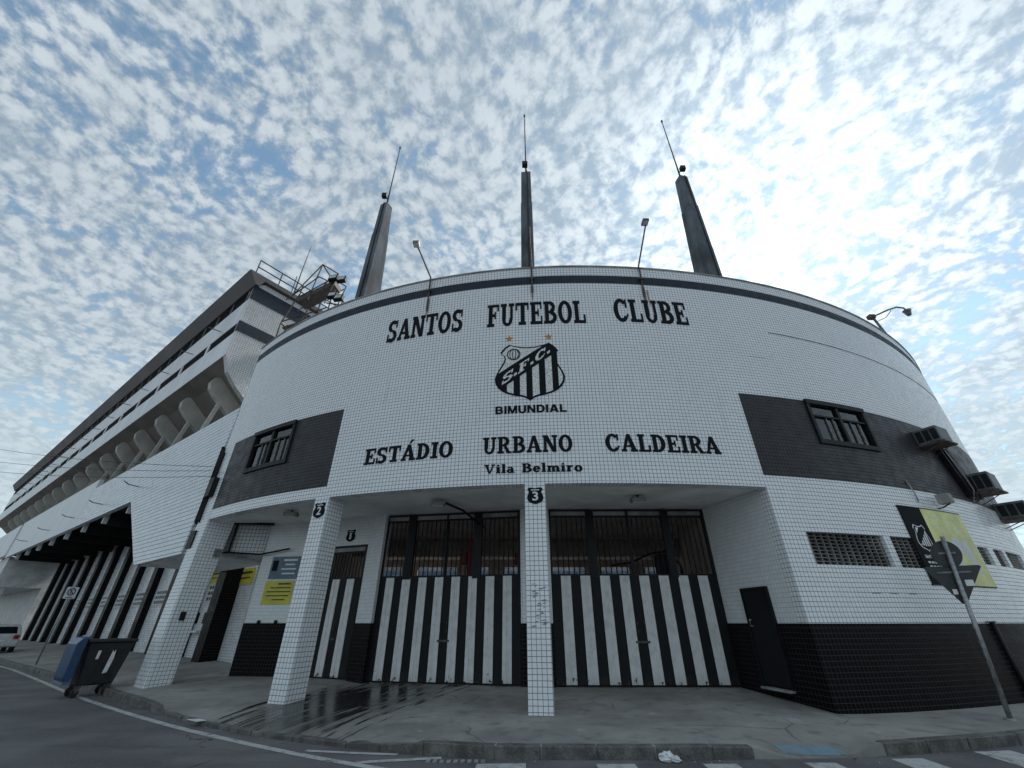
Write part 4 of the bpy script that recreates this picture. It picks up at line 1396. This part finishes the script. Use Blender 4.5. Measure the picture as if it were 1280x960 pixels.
# end wall (faces the curved building) with its dark bands
EW = [(5.87, 19.24), (5.83, 14.27), (6.2, 13.35), (6.75, 12.75), (7.5, 12.1), (8.45, 11.54), (9.6, 10.9), (15.5, 8.5), (15.5, 19.7), (6.3, 19.7)]
mb = MB(); gprism(mb, EW, A0 - .02, A0 + .35); mb.build('end_wall', 'tile_grey_white', gs)
mb = MB(); gprism(mb, [(5.84, 18.3), (5.84, 19.3), (15.4, 19.3), (15.4, 18.3)], A0 - .05, A0 + .1); mb.build('end_band', 'tile_navy', gs)
mb = MB(); gprism(mb, [(5.80, 15.9), (5.80, 16.6), (15.4, 16.6), (15.4, 15.9)], A0 - .05, A0 + .1); mb.build('end_band', 'tile_navy', gs)
for i in range(3):
    mb = MB(); gbox(mb, A0 - .5, A0 - .06, 8.2, 9.6, 15.3 + i * .25, 15.38 + i * .25); mb.build('louvre', 'paint_white', gs)
# curved underside and brackets
CU = [(5.82, 14.25), (6.7, 13.85), (8.6, 12.2), (10.6, 10.5)]
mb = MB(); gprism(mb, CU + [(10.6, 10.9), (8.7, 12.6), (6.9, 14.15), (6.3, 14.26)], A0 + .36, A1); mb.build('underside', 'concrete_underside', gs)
BRW = .2
BR = [(6.60, 13.93), (6.36, 13.82), (6.22, 13.5), (6.30, 13.12), (6.62, 12.75), (8.3, 11.35), (10.6, 9.35), (10.6, 10.52), (8.6, 12.22), (6.72, 13.84)]
k_ = A0 + 2.4
first = None
while k_ < 90:
    mb = MB(); gprism(mb, BR, k_ - BRW, k_ + BRW); mb.build('bracket', 'concrete_pale', gs, bevel=.02)
    mb = MB(); mb.hexa([G(k_ - .09, 6.1, 7.1), G(k_ + .09, 6.1, 7.1), G(k_ + .09, 6.3, 7.1), G(k_ - .09, 6.3, 7.1), G(k_ - .09, 7.0, 12.8), G(k_ + .09, 7.0, 12.8), G(k_ + .09, 7.2, 12.8), G(k_ - .09, 7.2, 12.8)])
    mb.build('strut', 'concrete_pale', gs)
    k_ += PIT
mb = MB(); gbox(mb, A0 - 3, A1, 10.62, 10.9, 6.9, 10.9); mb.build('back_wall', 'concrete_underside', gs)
# canopy fascia: pointed near end, raised far length
FA = [(17.25, 8.95), (17.75, 3.60), (22.4, 3.55), (27.1, 6.72), (37.3, 6.72), (37.3, 9.05)]
mb = MB(); mb.prism(FA, lambda a, z, d: G(a, d, z), 5.40, 5.62); mb.build('canopy_fascia', 'tile_fascia', gs)
mb = MB(); mb.prism([(37.3, 6.72), (62, 6.75), (62, 9.85), (37.1, 9.65)], lambda a, z, d: G(a, d, z), 5.40, 5.62); mb.build('canopy_fascia', 'paint_fascia', gs)
mb = MB(); gprism(mb, [(5.3, 6.95), (5.62, 6.95), (5.62, 9.5), (5.3, 9.7)], 62, 100); mb.build('canopy_fascia', 'paint_fascia', gs)
mb = MB(); gprism(mb, [(5.63, 6.95), (10.6, 6.95), (10.6, 7.1), (5.63, 7.1)], 22.5, 62); mb.build('canopy_slab', 'canopy_shade', gs)
mb = MB(); mb.prism([(17.75, 3.58), (22.4, 3.53), (22.4, 3.68), (17.75, 3.72)], lambda a, z, d: G(a, d, z), 5.63, 8.4); mb.build('canopy_floor', 'paint_soffit', gs)
mb = MB(); mb.prism([(22.3, 3.55), (27.1, 6.76), (27.0, 6.9), (22.2, 3.7)], lambda a, z, d: G(a, d, z), 5.63, 9.2); mb.build('canopy_slope', 'canopy_shade', gs)
k_ = 28.2
while k_ < 61:
    mb = MB(); gbox(mb, k_ - .1, k_ + .1, 5.85, 9.2, 6.3, 6.945); mb.build('canopy_beam', 'canopy_shade', gs)
    mb = MB(); gbox(mb, k_ - .07, k_ + .07, 5.63, 5.845, 6.36, 6.945); mb.build('beam_end', 'paint_fascia', gs); k_ += PIT
for k_ in (27, 33, 39, 46, 54):
    mb = MB(); mb.tube([G(k_, 5.40, 7.45), G(k_ - .25, 4.95, 7.42), G(k_ - .5, 4.7, 7.48)], .025, 5); mb.build('spout', 'steel_grey', gs)
# street wall with black pilasters and vents
mb = MB(); gbox(mb, 20.6, 61.5, 9.3, 9.55, .1, 6.93); mb.build('street_wall', 'tile_white', gs)
PIL = []
k_ = 21.9
while k_ < 61:
    mb = MB(); gbox(mb, k_, k_ + (.75 if k_ < 24 else .62), 8.62 if k_ < 24 else 8.98, 9.298, .12, 6.5 if k_ > 24 else 4.6); mb.build('pilaster', 'tile_black', gs)
    PIL.append(k_); k_ += 3.45
for q in PIL[:9]:
    a0_, a1_ = q + 1.25, q + 3.0
    base = MB(); gbox(base, a0_, a1_, 9.285, 9.299, 2.4, 3.15)
    vb = base.build('vent', 'glazing_black', gs)
    for i in range(4):
        z = 2.4 + .72 * i / 3
        mb = MB(); gbox(mb, a0_ - .02, a1_ + .02, 9.23, 9.2845, z, z + .09); mb.build('slat', 'paint_white', vb)
    mb = MB()
    for j in range(6):
        gbox(mb, a0_ + .28 * j, a0_ + .28 * j + .06, 9.24, 9.2840, 2.495, 2.635); gbox(mb, a0_ + .28 * j, a0_ + .28 * j + .06, 9.24, 9.2840, 2.735, 2.875); gbox(mb, a0_ + .28 * j, a0_ + .28 * j + .06, 9.24, 9.2840, 2.975, 3.115)
    tag(mb.build('slat_blocks', 'paint_white', vb), kind='stuff')
# far block closing the canopy
mb = MB(); gbox(mb, 62, 92, 5.7, 9.4, 4.4, 6.9); gbox(mb, 62, 92, 8.8, 9.4, .1, 4.4); mb.build('far_block', 'paint_white', gs)
for k_ in (62.3, 69, 76, 83):
    mb = MB(); gbox(mb, k_, k_ + .6, 5.9, 6.5, .1, 4.4); mb.build('far_column', 'paint_white', gs)

# corner pillar between canopy and curved building
cp = thing('corner_pillar', 'flared white tiled pillar standing between the canopy fascia and the curved building', 'pillar', G(16.7, 5.6, 0))
PP = [(5.28, -.1), (5.95, -.1), (6.02, 2.2), (6.22, 4.62), (5.80, 4.72), (5.85, 8.95), (5.41, 8.95), (5.38, 4.6)]
mb = MB(); gprism(mb, PP, 16.4, 17.2); mb.build('shaft', 'tile_white', cp, bevel=.03)
mb = MB(); mb.tube([G(16.36, 5.95, 8.9), G(16.3, 6.0, 6.6), G(16.33, 5.95, 4.9)], .07, 6); mb.build('downpipe', 'frame_dark', cp)
mb = MB(); gbox(mb, 16.3, 16.4, 5.88, 6.06, 3.45, 3.68); mb.build('junction_box', 'steel_grey', cp)
mb = MB(); gbox(mb, 16.34, 16.42, 5.55, 5.68, 1.65, 1.88); mb.build('meter_box', 'frame_dark', cp)
mb = MB(); gbox(mb, 16.9, 17.3, 5.32, 5.38, 3.7, 4.25); mb.build('bracket_plate', 'frame_dark', cp)

# dark pipe bundle at the left end of the curved wall
pb = thing('pipe_bundle', 'black pipes and box fixed to the left end of the charcoal band', 'pipes', F(SL + .2, 4.7, 0))
mb = MB()
for i, (ds_, r_) in enumerate(((.06, .06), (.22, .05), (.38, .045))):
    mb.tube([F(SL + ds_, 7.3 - i * .15, .08), F(SL + ds_, 4.6, .08), F(SL + ds_ + .05, 4.35, -.1)], r_, 6)
mb.build('pipes', 'frame_dark', pb)
mb = MB(); fbox(mb, SL + .35, SL + .75, 5.35, 6.0, .0, .2); mb.build('box', 'frame_dark', pb, recalc=False)
mb = MB(); mb.tube([F(SL + .4, 6.3, .1), F(SL + 1.2, 6.05, .35)], .02, 5); mb.build('stub', 'frame_dark', pb)

# tiled box hung under the soffit with conduits
hb = thing('hanging_duct_box', 'grey tiled box hung under the soffit behind the corner pillar', 'duct box', (-9.6, 15.6, 3.6))
mb = MB(); mb.prism([(-10.35, 15.2), (-9.62, 15.05), (-8.6, 15.25), (-8.7, 16.6), (-10.3, 16.8)], lambda x, y, d: (x, y, d), 3.62, 4.66); mb.build('box', 'tile_grey_white', hb)
mb = MB(); mb.tube([(-10.5, 15.1, 3.6), (-9.64, 14.98, 3.66), (-8.62, 15.15, 3.62), (-7.6, 15.0, 3.78)], .03, 6); mb.tube([(-9.62, 14.99, 4.6), (-9.64, 14.98, 3.66)], .03, 6)
mb.tube([(-10.2, 14.6, 4.56), (-8.4, 15.1, 4.6)], .045, 6)
mb.build('conduit', 'frame_dark', hb)


# notices and posters in the left recess
def poster(A, Bp, x0, x1, z0, z1, mat, label, lines, d=.02, photo=False):
    A, Bp = Vector(A[:2]), Vector(Bp[:2]); dv = (Bp - A).normalized(); nv = Vector((dv.y, -dv.x))
    if nv.y > 0:
        nv = -nv
    fn = lambda x, z, q: ((A + dv * x + nv * q).x, (A + dv * x + nv * q).y, z)
    t = thing('wall_notice', label, 'notice', fn((x0 + x1) / 2, z0, 0))
    mb = MB(); mb.prism(rect(x0, z0, x1, z1), fn, .004, d); mb.build('board', mat, t)
    n = len(lines)
    for i, (f0, f1) in enumerate(lines):
        z = z1 - (z1 - z0) * (i + .8) / (n + 1)
        hh = (z1 - z0) / (n + 1) * (.15 if i else .22)
        mb = MB(); mb.prism(rect(x0 + (x1 - x0) * f0, z - hh, x0 + (x1 - x0) * f1, z + hh), fn, d + .001, d + .003)
        mb.build('text_line', 'print_white' if mat == 'print_blue' else 'steel_rust', t)
    if photo:
        mb = MB(); mb.prism(rect(x0 + .06, z0 + .25, x0 + .26, z1 - .12), fn, d + .001, d + .003); mb.build('photo', 'letter_paint', t)
    return t


Pw0, Pw1 = (-8.6, 15.302), (-6.5, 14.99)
poster(Pw0, Pw1, .42, 1.45, 2.85, 3.55, 'print_blue', 'blue grey notice board on the wall behind column 2', [(.42, .9), (.5, .85), (.4, .92), (.45, .9)], photo=True)
poster(Pw0, Pw1, .40, 1.42, 2.10, 2.80, 'print_yellow', 'bright yellow notice below the blue board', [(.45, .9), (.2, .92), (.1, .94), (.12, .9), (.35, .8)])
Ga, Gb = G(23.6, 9.3), G(20.6, 9.3)
poster(Ga, Gb, 1.0, 2.85, 3.05, 3.70, 'print_yellow', 'yellow notice under the hanging tiled box beside the black pilaster', [(.2, .9), (.25, .85)])
Ga, Gb = G(27.3, 9.3), G(23.6, 9.3)
poster(Ga, Gb, 1.1, 3.2, 3.25, 3.80, 'print_yellow', 'yellow notice over the vents behind the corner pillar', [(.2, .9), (.25, .85)])
Ga, Gb = G(31.0, 9.3), G(27.0, 9.3)
poster(Ga, Gb, .9, 2.3, 3.45, 4.5, 'print_lime', 'lime and black picture poster between black pilasters past the corner pillar', [(.0, .35)])

# intercom, shelf on the wall left of the pillar
t = thing('wall_shelf', 'white ticket window ledge with small hatches on the street wall', 'ledge', G(25.2, 9.25, 1.1))
mb = MB(); gbox(mb, 24.1, 26.3, 9.0, 9.298, 1.2, 1.28); mb.build('ledge', 'paint_white', t)
for a_ in (24.3, 25.1, 25.8):
    mb = MB(); gbox(mb, a_, a_ + .25, 9.27, 9.298, 1.55, 2.0); mb.build('hatch', 'frame_dark', t)

# ------------------------------------------------------------------ floodlight gantry behind the left parapet
fg = thing('floodlight_gantry', 'rusty steel floodlight gantry with railings above the left parapet', 'floodlight gantry', (-10, 16.2, 11.0))
J = {}
def gp(x, z, y=16.0):
    return Vector((x, y, z))
bars = [((-11.3, 10.9), (-11.35, 14.3)), ((-11.35, 14.3), (-10.9, 16.2)), ((-9.3, 11.0), (-9.2, 16.5)), ((-11.1, 12.7), (-9.1, 13.9)), ((-11.2, 13.4), (-9.2, 14.6)),
        ((-11.35, 14.4), (-9.3, 15.3)), ((-10.9, 16.0), (-9.3, 17.4)), ((-11.3, 16.0), (-10.2, 18.3)), ((-10.2, 18.3), (-9.2, 17.6)), ((-10.2, 18.3), (-10.4, 15.8)), ((-9.2, 17.6), (-9.5, 15.6)),
        ((-11.5, 15.8), (-10.2, 17.4)), ((-10.2, 17.4), (-9.3, 16.9)), ((-11.1, 12.8), (-11.0, 14.2)), ((-10.3, 13.2), (-10.2, 14.9)), ((-9.2, 14.0), (-8.0, 14.4)), ((-9.4, 15.6), (-8.2, 15.4)), ((-9.2, 16.4), (-7.6, 14.6))]
for dy in (0.0, 1.5):
    for (x0, z0), (x1, z1) in bars:
        MB().tube([gp(x0 - dy * .15, z0 + dy * .35, 16 + dy), gp(x1 - dy * .15, z1 + dy * .35, 16 + dy)], .033, 5).build('bar', 'steel_rust', fg)
for x, z in ((-11.35, 14.3), (-10.2, 18.3), (-9.2, 16.5), (-9.2, 14.6), (-11.3, 12.7)):
    MB().tube([gp(x, z), gp(x - .22, z + .52, 17.5)], .04, 5).build('bar', 'steel_rust', fg)
MB().hexa([gp(-11.2, 14.0), gp(-9.2, 14.9), gp(-9.4, 15.4, 17.5), gp(-11.4, 14.5, 17.5), gp(-11.2, 14.08), gp(-9.2, 14.98), gp(-9.4, 15.48, 17.5), gp(-11.4, 14.58, 17.5)]).build('walkway', 'steel_rust', fg)
MB().hexa([gp(-10.9, 15.7), gp(-9.3, 16.9), gp(-9.4, 17.2, 17.0), gp(-11, 16.0, 17.0), gp(-10.9, 16.0), gp(-9.3, 17.2), gp(-9.4, 17.5, 17.0), gp(-11, 16.3, 17.0)]).build('walkway', 'steel_rust', fg)
for x, z in ((-9.3, 17.1), (-8.85, 17.0), (-9.1, 15.9), (-8.75, 15.75)):
    c = gp(x, z, 15.8)
    lamp = MB(); lamp.hexa([c + Vector(v) for v in ((-.22, -.12, -.2), (.22, -.12, -.12), (.22, .12, -.12), (-.22, .12, -.2), (-.16, -.12, .12), (.26, -.12, .2), (.26, .12, .2), (-.16, .12, .12))])
    lo_ = lamp.build('floodlight', 'frame_dark', fg, bevel=.02)
    gl_ = MB(); gl_.hexa([c + Vector(v) for v in ((-.15, -.135, -.12), (.17, -.135, -.06), (.17, -.122, -.06), (-.15, -.122, -.12), (-.11, -.135, .07), (.2, -.135, .13), (.2, -.122, .13), (-.11, -.122, .07))])
    gl_.build('lens', 'print_pale', lo_)
# rail and aerial on the grandstand roof end
ra = thing('roof_railing', 'thin steel railing along the grandstand roof end', 'railing', G(A0, 8, 20.05))
for z in (20.6, 21.15):
    MB().tube([G(A0 - .1, 5.6, z), G(A0 - .1, 12.5, z)], .04, 5).build('rail', 'steel_rust', ra)
for i in range(6):
    MB().tube([G(A0 - .1, 5.6 + i * 1.38, 20.0), G(A0 - .1, 5.6 + i * 1.38, 21.15)], .035, 5).build('post', 'steel_rust', ra)
ae = thing('aerial', 'thin aerial mast behind the grandstand roof railing', 'aerial', G(A0 + .5, 8.2, 20))
MB().tube([G(A0 + .5, 8.2, 20), G(A0 + .5, 8.2, 22.5), G(A0 + .5, 8.25, 25.2)], .06, 5, .02).build('mast', 'steel_rust', ae)
MB().tube([G(A0 + .4, 8.0, 20), G(A0 + .4, 8.0, 22.0)], .03, 5).build('stay', 'steel_rust', ae)

# overhead cables on the left
for i, (z0, z1, lab) in enumerate(((6.45, 13.2, 'upper black overhead cable crossing before the canopy fascia'), (6.3, 12.0, 'middle black overhead cable crossing before the canopy fascia'), (6.1, 11.2, 'lower black overhead cable crossing before the canopy fascia'))):
    a = Vector(F(SL + .3, z0, .2)); e = Vector((-46, 26 + i * .3, z1 + 1.5))
    pts = []
    for q in range(15):
        t_ = q / 14
        p = a.lerp(e, t_); p.z -= .9 * 4 * t_ * (1 - t_)
        pts.append(p)
    mb = MB(); mb.tube(pts, .009, 5)
    tag(mb.build('overhead_cable', 'rubber'), lab, 'cable')

# ------------------------------------------------------------------ street furniture
# road signs seen from behind at the right
rs = thing('road_sign', 'leaning grey pole with round and triangular road signs seen from behind', 'road sign', (9.40, 9.9, 0))
top = Vector((9.86, 9.93, 3.30))
MB().tube([(9.40, 9.9, -.05), top], .042, 10).build('pole', 'galvanised', rs, smooth=True)
MB().tube([(9.40, 9.9, .0), (9.403, 9.9, .03)], .09, 10).build('foot', 'concrete', rs)
pd = (top - Vector((9.40, 9.9, -.05))).normalized()
fx = Vector((math.cos(R(-26)), math.sin(R(-26)), 0)); fy = pd; fz = fx.cross(fy).normalized()   # fz towards the camera
if fz.y > 0:
    fz = -fz
base = Vector((9.40, 9.9, -.05))
SP = lambda x, y, d: tuple(base + pd * y + fx * x - fz * d)
MB().prism(arc_pts(-.02, 3.02, .27, .29, 0, 347, 27), SP, .06, .075).build('round_plate', 'plate_back', rs)
tri = [(-.50, 2.74), (-.46, 2.77), (.44, 2.77), (.48, 2.74), (.03, 2.02), (-.05, 2.02)]
MB().prism(tri, SP, .06, .075).build('triangle_plate', 'plate_back', rs)
for y in (3.02, 2.62):
    MB().prism(rect(-.30 if y < 3 else -.16, y, .28 if y < 3 else .14, y + .035), SP, .045, .0595).build('clamp', 'steel_grey', rs)
MB().prism(rect(.12, 2.36, .26, 2.48), SP, .056, .0595).build('back_label', 'print_white', rs)
MB().prism(rect(-.14, 2.20, -.06, 2.30), SP, .056, .0595).build('back_label', 'print_white', rs)

# no-parking sign on the left pavement
ns = thing('no_parking_sign', 'white square no parking sign on a thin grey pole beside the pilasters', 'road sign', G(29.4, 5.2, 0))
b0 = Vector(G(29.4, 5.2, -.05)); t0 = Vector(G(29.55, 5.25, 3.1))
MB().tube([b0, t0], .035, 8).build('pole', 'galvanised', ns, smooth=True)
fx = SN.copy(); fo = -SU
NS = lambda x, y, d: tuple(Vector(G(29.5, 5.24, 2.80)) + fx * (x * .64) + Vector((0, 0, y * .72)) + fo * (d + .045))
MB().prism([(-.30, -.34), (.30, -.34), (.33, -.3), (.33, .3), (.30, .34), (-.30, .34), (-.33, .3), (-.33, -.3)], NS, 0, .012).build('plate', 'print_white', ns)
mb = MB()
for poly in ringpolys(0, .06, (.22, .22), (.165, .165), 0, 360, 24):
    mb.prism(poly, NS, .0125, .015)
mb.build('ring', 'letter_paint', ns)
mb = MB(); font_on(mb, 'E', NS, -.07, .08, -.05, .17, .0125, .015, .02); mb.build('letter', 'letter_paint', ns)
mb = MB(); mb.prism([(-.16, .19), (-.13, .22), (.16, -.07), (.13, -.10)], NS, .0155, .017); mb.build('slash', 'letter_paint', ns)
mb = MB(); mb.prism(rect(-.2, -.29, .2, -.25), NS, .0125, .015); mb.build('text_line', 'letter_paint', ns)

# wheeled bin
bi = thing('wheeled_bin', 'large black wheeled refuse bin with its blue lid hanging open', 'bin', (-11.75, 14.15, -.15))
bi.rotation_euler = (0, 0, R(54))
bi.scale = (0.82, 0.9, 1.08)
ORG[bi] = Vector((0, 0, 0))
mb = MB(); mb.hexa([(-.48, -.36, .24), (.46, -.36, .24), (.46, .36, .24), (-.48, .36, .24), (-.62, -.50, 1.18), (.64, -.50, 1.18), (.64, .50, 1.18), (-.62, .50, 1.18)])
body = mb.build('body', 'black_plastic', bi, bevel=.03)
mb = MB(); mb.box(-.67, .69, -.56, .56, 1.17, 1.23); mb.build('rim', 'black_plastic', bi, bevel=.015)
MB().box(-.60, .62, -.49, .49, 1.2301, 1.236).build('inside', 'rubber', bi)
# lid swung over the left side
prof = [(-.70, 1.26), (-.66, 1.30), (-.84, 1.28), (-.96, 1.16), (-.93, .42), (-.85, .30), (-.74, .34), (-.72, .50)]
mb = MB(); mb.prism(prof, lambda x, z, d: (x, d, z), -.54, .54); mb.build('lid', 'blue_plastic', bi, bevel=.025)
mb = MB(); mb.box(-.9, -.72, -.57, .57, .30, .36); mb.build('lid_lip', 'print_blue', bi)
mb = MB(); mb.tube([(-.66, -.4, 1.30), (-.66, .4, 1.30)], .03, 8); mb.build('hinge', 'steel_grey', bi)
for x in (-.4, .38):
    for y in (-.3, .3):
        w_ = MB(); w_.tube([(x - .03, y - .045, .1), (x - .03, y + .045, .1)], .1, 14); wo_ = w_.build('wheel', 'rubber', bi)
        MB().hexa([(x - .06, y - .06, .1), (x + .02, y - .06, .1), (x + .02, y + .06, .1), (x - .06, y + .06, .1), (x - .08, y - .07, .25), (x + .08, y - .07, .25), (x + .08, y + .07, .25), (x - .08, y + .07, .25)]).build('fork', 'steel_rust', wo_)
for pts in ([(-.30, .80), (-.22, .80), (-.22, .99), (-.30, .99)], [(.05, .48), (.17, .50), (.20, .80), (.17, 1.0), (.13, .93), (.09, 1.0), (.07, .75)]):
    mb = MB(); mb.prism(pts, lambda x, z, d: (x, -.36 - (z - .24) * .149 - .012 - d, z), 0, .004); mb.build('torn_label', 'print_white', bi)

# parked car (only its tail shows at the picture's left edge)
car = thing('parked_car', 'silver hatchback parked tail on beside the grandstand pavement', 'car', G(41, 5.2, .02))
ORG[car] = Vector((0, 0, 0))
car.rotation_euler = (0, 0, math.atan2(SU.y, SU.x))       # local +x runs away from the camera
prof = [(0.05, .32), (0.0, .5), (0.03, .82), (.12, .96), (.45, 1.38), (.75, 1.47), (1.9, 1.48), (2.75, 1.02), (3.65, .88), (3.85, .62), (3.82, .3)]
mb = MB()
lay = [(-.84, .96), (-.78, 1.0), (.78, 1.0), (.84, .96)]
n = len(prof)
vs, fs = [], []
for (y, k) in lay:
    for (x, z) in prof:
        yy = y * (1 - max(0, z - .95) * .36)
        vs.append((1.9 + (x - 1.9) * k, yy, .3 + (z - .3) * (k if z > .9 else 1)))
for l in range(3):
    for i in range(n):
        j = (i + 1) % n
        fs.append((l * n + i, l * n + j, (l + 1) * n + j, (l + 1) * n + i))
fs += [tuple(range(n)), tuple(range(4 * n - 1, 3 * n - 1, -1))]
mb.add(vs, fs); mb.build('body', 'car_paint', car, smooth=False, bevel=.03, world=False)
MB().hexa([(.15, -.6, 1.0), (.15, .6, 1.0), (.2, .6, 1.0), (.2, -.6, 1.0), (.405, -.52, 1.36), (.405, .52, 1.36), (.45, .52, 1.36), (.45, -.52, 1.36)]).build('rear_window', 'glazing_black', car, world=False)
for s_ in (-1, 1):
    MB().box(-.015, .09, s_ * .62 - .12, s_ * .62 + .12, .72, .93).build('tail_lamp', 'lamp_red', car, world=False, bevel=.02)
    MB().hexa([(.75, s_ * .80, 1.0), (2.6, s_ * .80, 1.0), (2.6, s_ * .79, 1.0), (.75, s_ * .79, 1.0), (.9, s_ * .70, 1.36), (1.95, s_ * .70, 1.36), (1.95, s_ * .69, 1.36), (.9, s_ * .69, 1.36)]).build('side_window', 'glazing_black', car, world=False)
    for x in (.7, 3.1):
        w_ = MB().tube([(x, s_ * .66, .31), (x, s_ * .85, .31)], .31, 18).build('wheel', 'rubber', car, world=False)
        MB().tube([(x, s_ * .852, .31), (x, s_ * .862, .31)], .18, 14).build('hubcap', 'galvanised', w_, world=False)
MB().box(-.04, .1, -.8, .8, .36, .58).build('bumper', 'car_paint', car, world=False, bevel=.03)
MB().box(-.05, -.041, -.2, .2, .60, .71).build('number_plate', 'print_white', car, world=False)

# litter by the kerb
li = thing('plastic_bag', 'crumpled white plastic bag lying in the gutter by the kerb', 'litter', (2.30, 7.9, -.15))
bm = bmesh.new(); bmesh.ops.create_icosphere(bm, subdivisions=3, radius=1)
for v in bm.verts:
    k = 1 + random.uniform(-.28, .2)
    lob = 1.0 if v.co.x < .25 else .62
    v.co = Vector((v.co.x * .15 * k, v.co.y * .08 * k, v.co.z * .065 * k * lob + .055 * lob))
me = bpy.data.meshes.new('bag'); bm.to_mesh(me); bm.free(); me.materials.append(MATS['litter_white'])
o = bpy.data.objects.new('bag', me); C.objects.link(o); o.parent = li
wt = thing('flattened_paper', 'pale wet paper scrap lying by the gutter below column 2', 'litter', (-6.2, 10.28, -.08))
MB().prism([(-6.42, 10.36), (-6.1, 10.16), (-5.98, 10.26), (-6.2, 10.42)], lambda x, y, d: (x, y, d), -.062, -.055).build('sheet', 'litter_white', wt)

# black down pipe on the right dado and small cracks in the tiles
dp = thing('down_pipe', 'black down pipe fixed to the black dado right of the road sign', 'pipe', F(9.95, 0, .05))
MB().tube([F(9.95, 1.62, .05), F(9.95, .02, .05)], .045, 8).build('pipe', 'black_paint', dp, smooth=True)
mb = MB(); fbox(mb, 9.95 - .2, 9.95 + .25, 1.60, 1.625, .0, .03); mb.build('bracket', 'steel_rust', dp, recalc=False)
for s0_, s1_, z_ in ((6.2, 7.0, 2.18), (7.35, 7.6, 2.18), (5.0, 5.6, 8.6)):
    mb = MB(); fbox(mb, s0_, s1_, z_, z_ + .012, .0, .002); mb.build('tile_crack', 'frame_dark', bld, recalc=False)

# grit and small litter in the gutter
mb = MB()
for i in range(420):
    d0_ = random.uniform(0, cum[-1])
    k_, t_ = kerb_at(d0_)
    if not (-12 < k_.x < 11):
        continue
    nn = Vector((t_.y, -t_.x, 0))
    if nn.y > 0:
        nn = -nn
    c = k_ + nn * abs(random.gauss(.09, .12)) + nn * .05
    q = random.uniform(.004, .016)
    z = -.15
    mb.add([(c.x - q, c.y - q * .6, z), (c.x + q, c.y - q * .5, z), (c.x + q * .3, c.y + q, z), (c.x, c.y, z + q * .9)], [(0, 1, 3), (1, 2, 3), (2, 0, 3)])
tag(mb.build('gutter_grit', 'concrete', recalc=False), 'loose grit and dirt scattered along the kerb gutter', 'grit', kind='stuff')
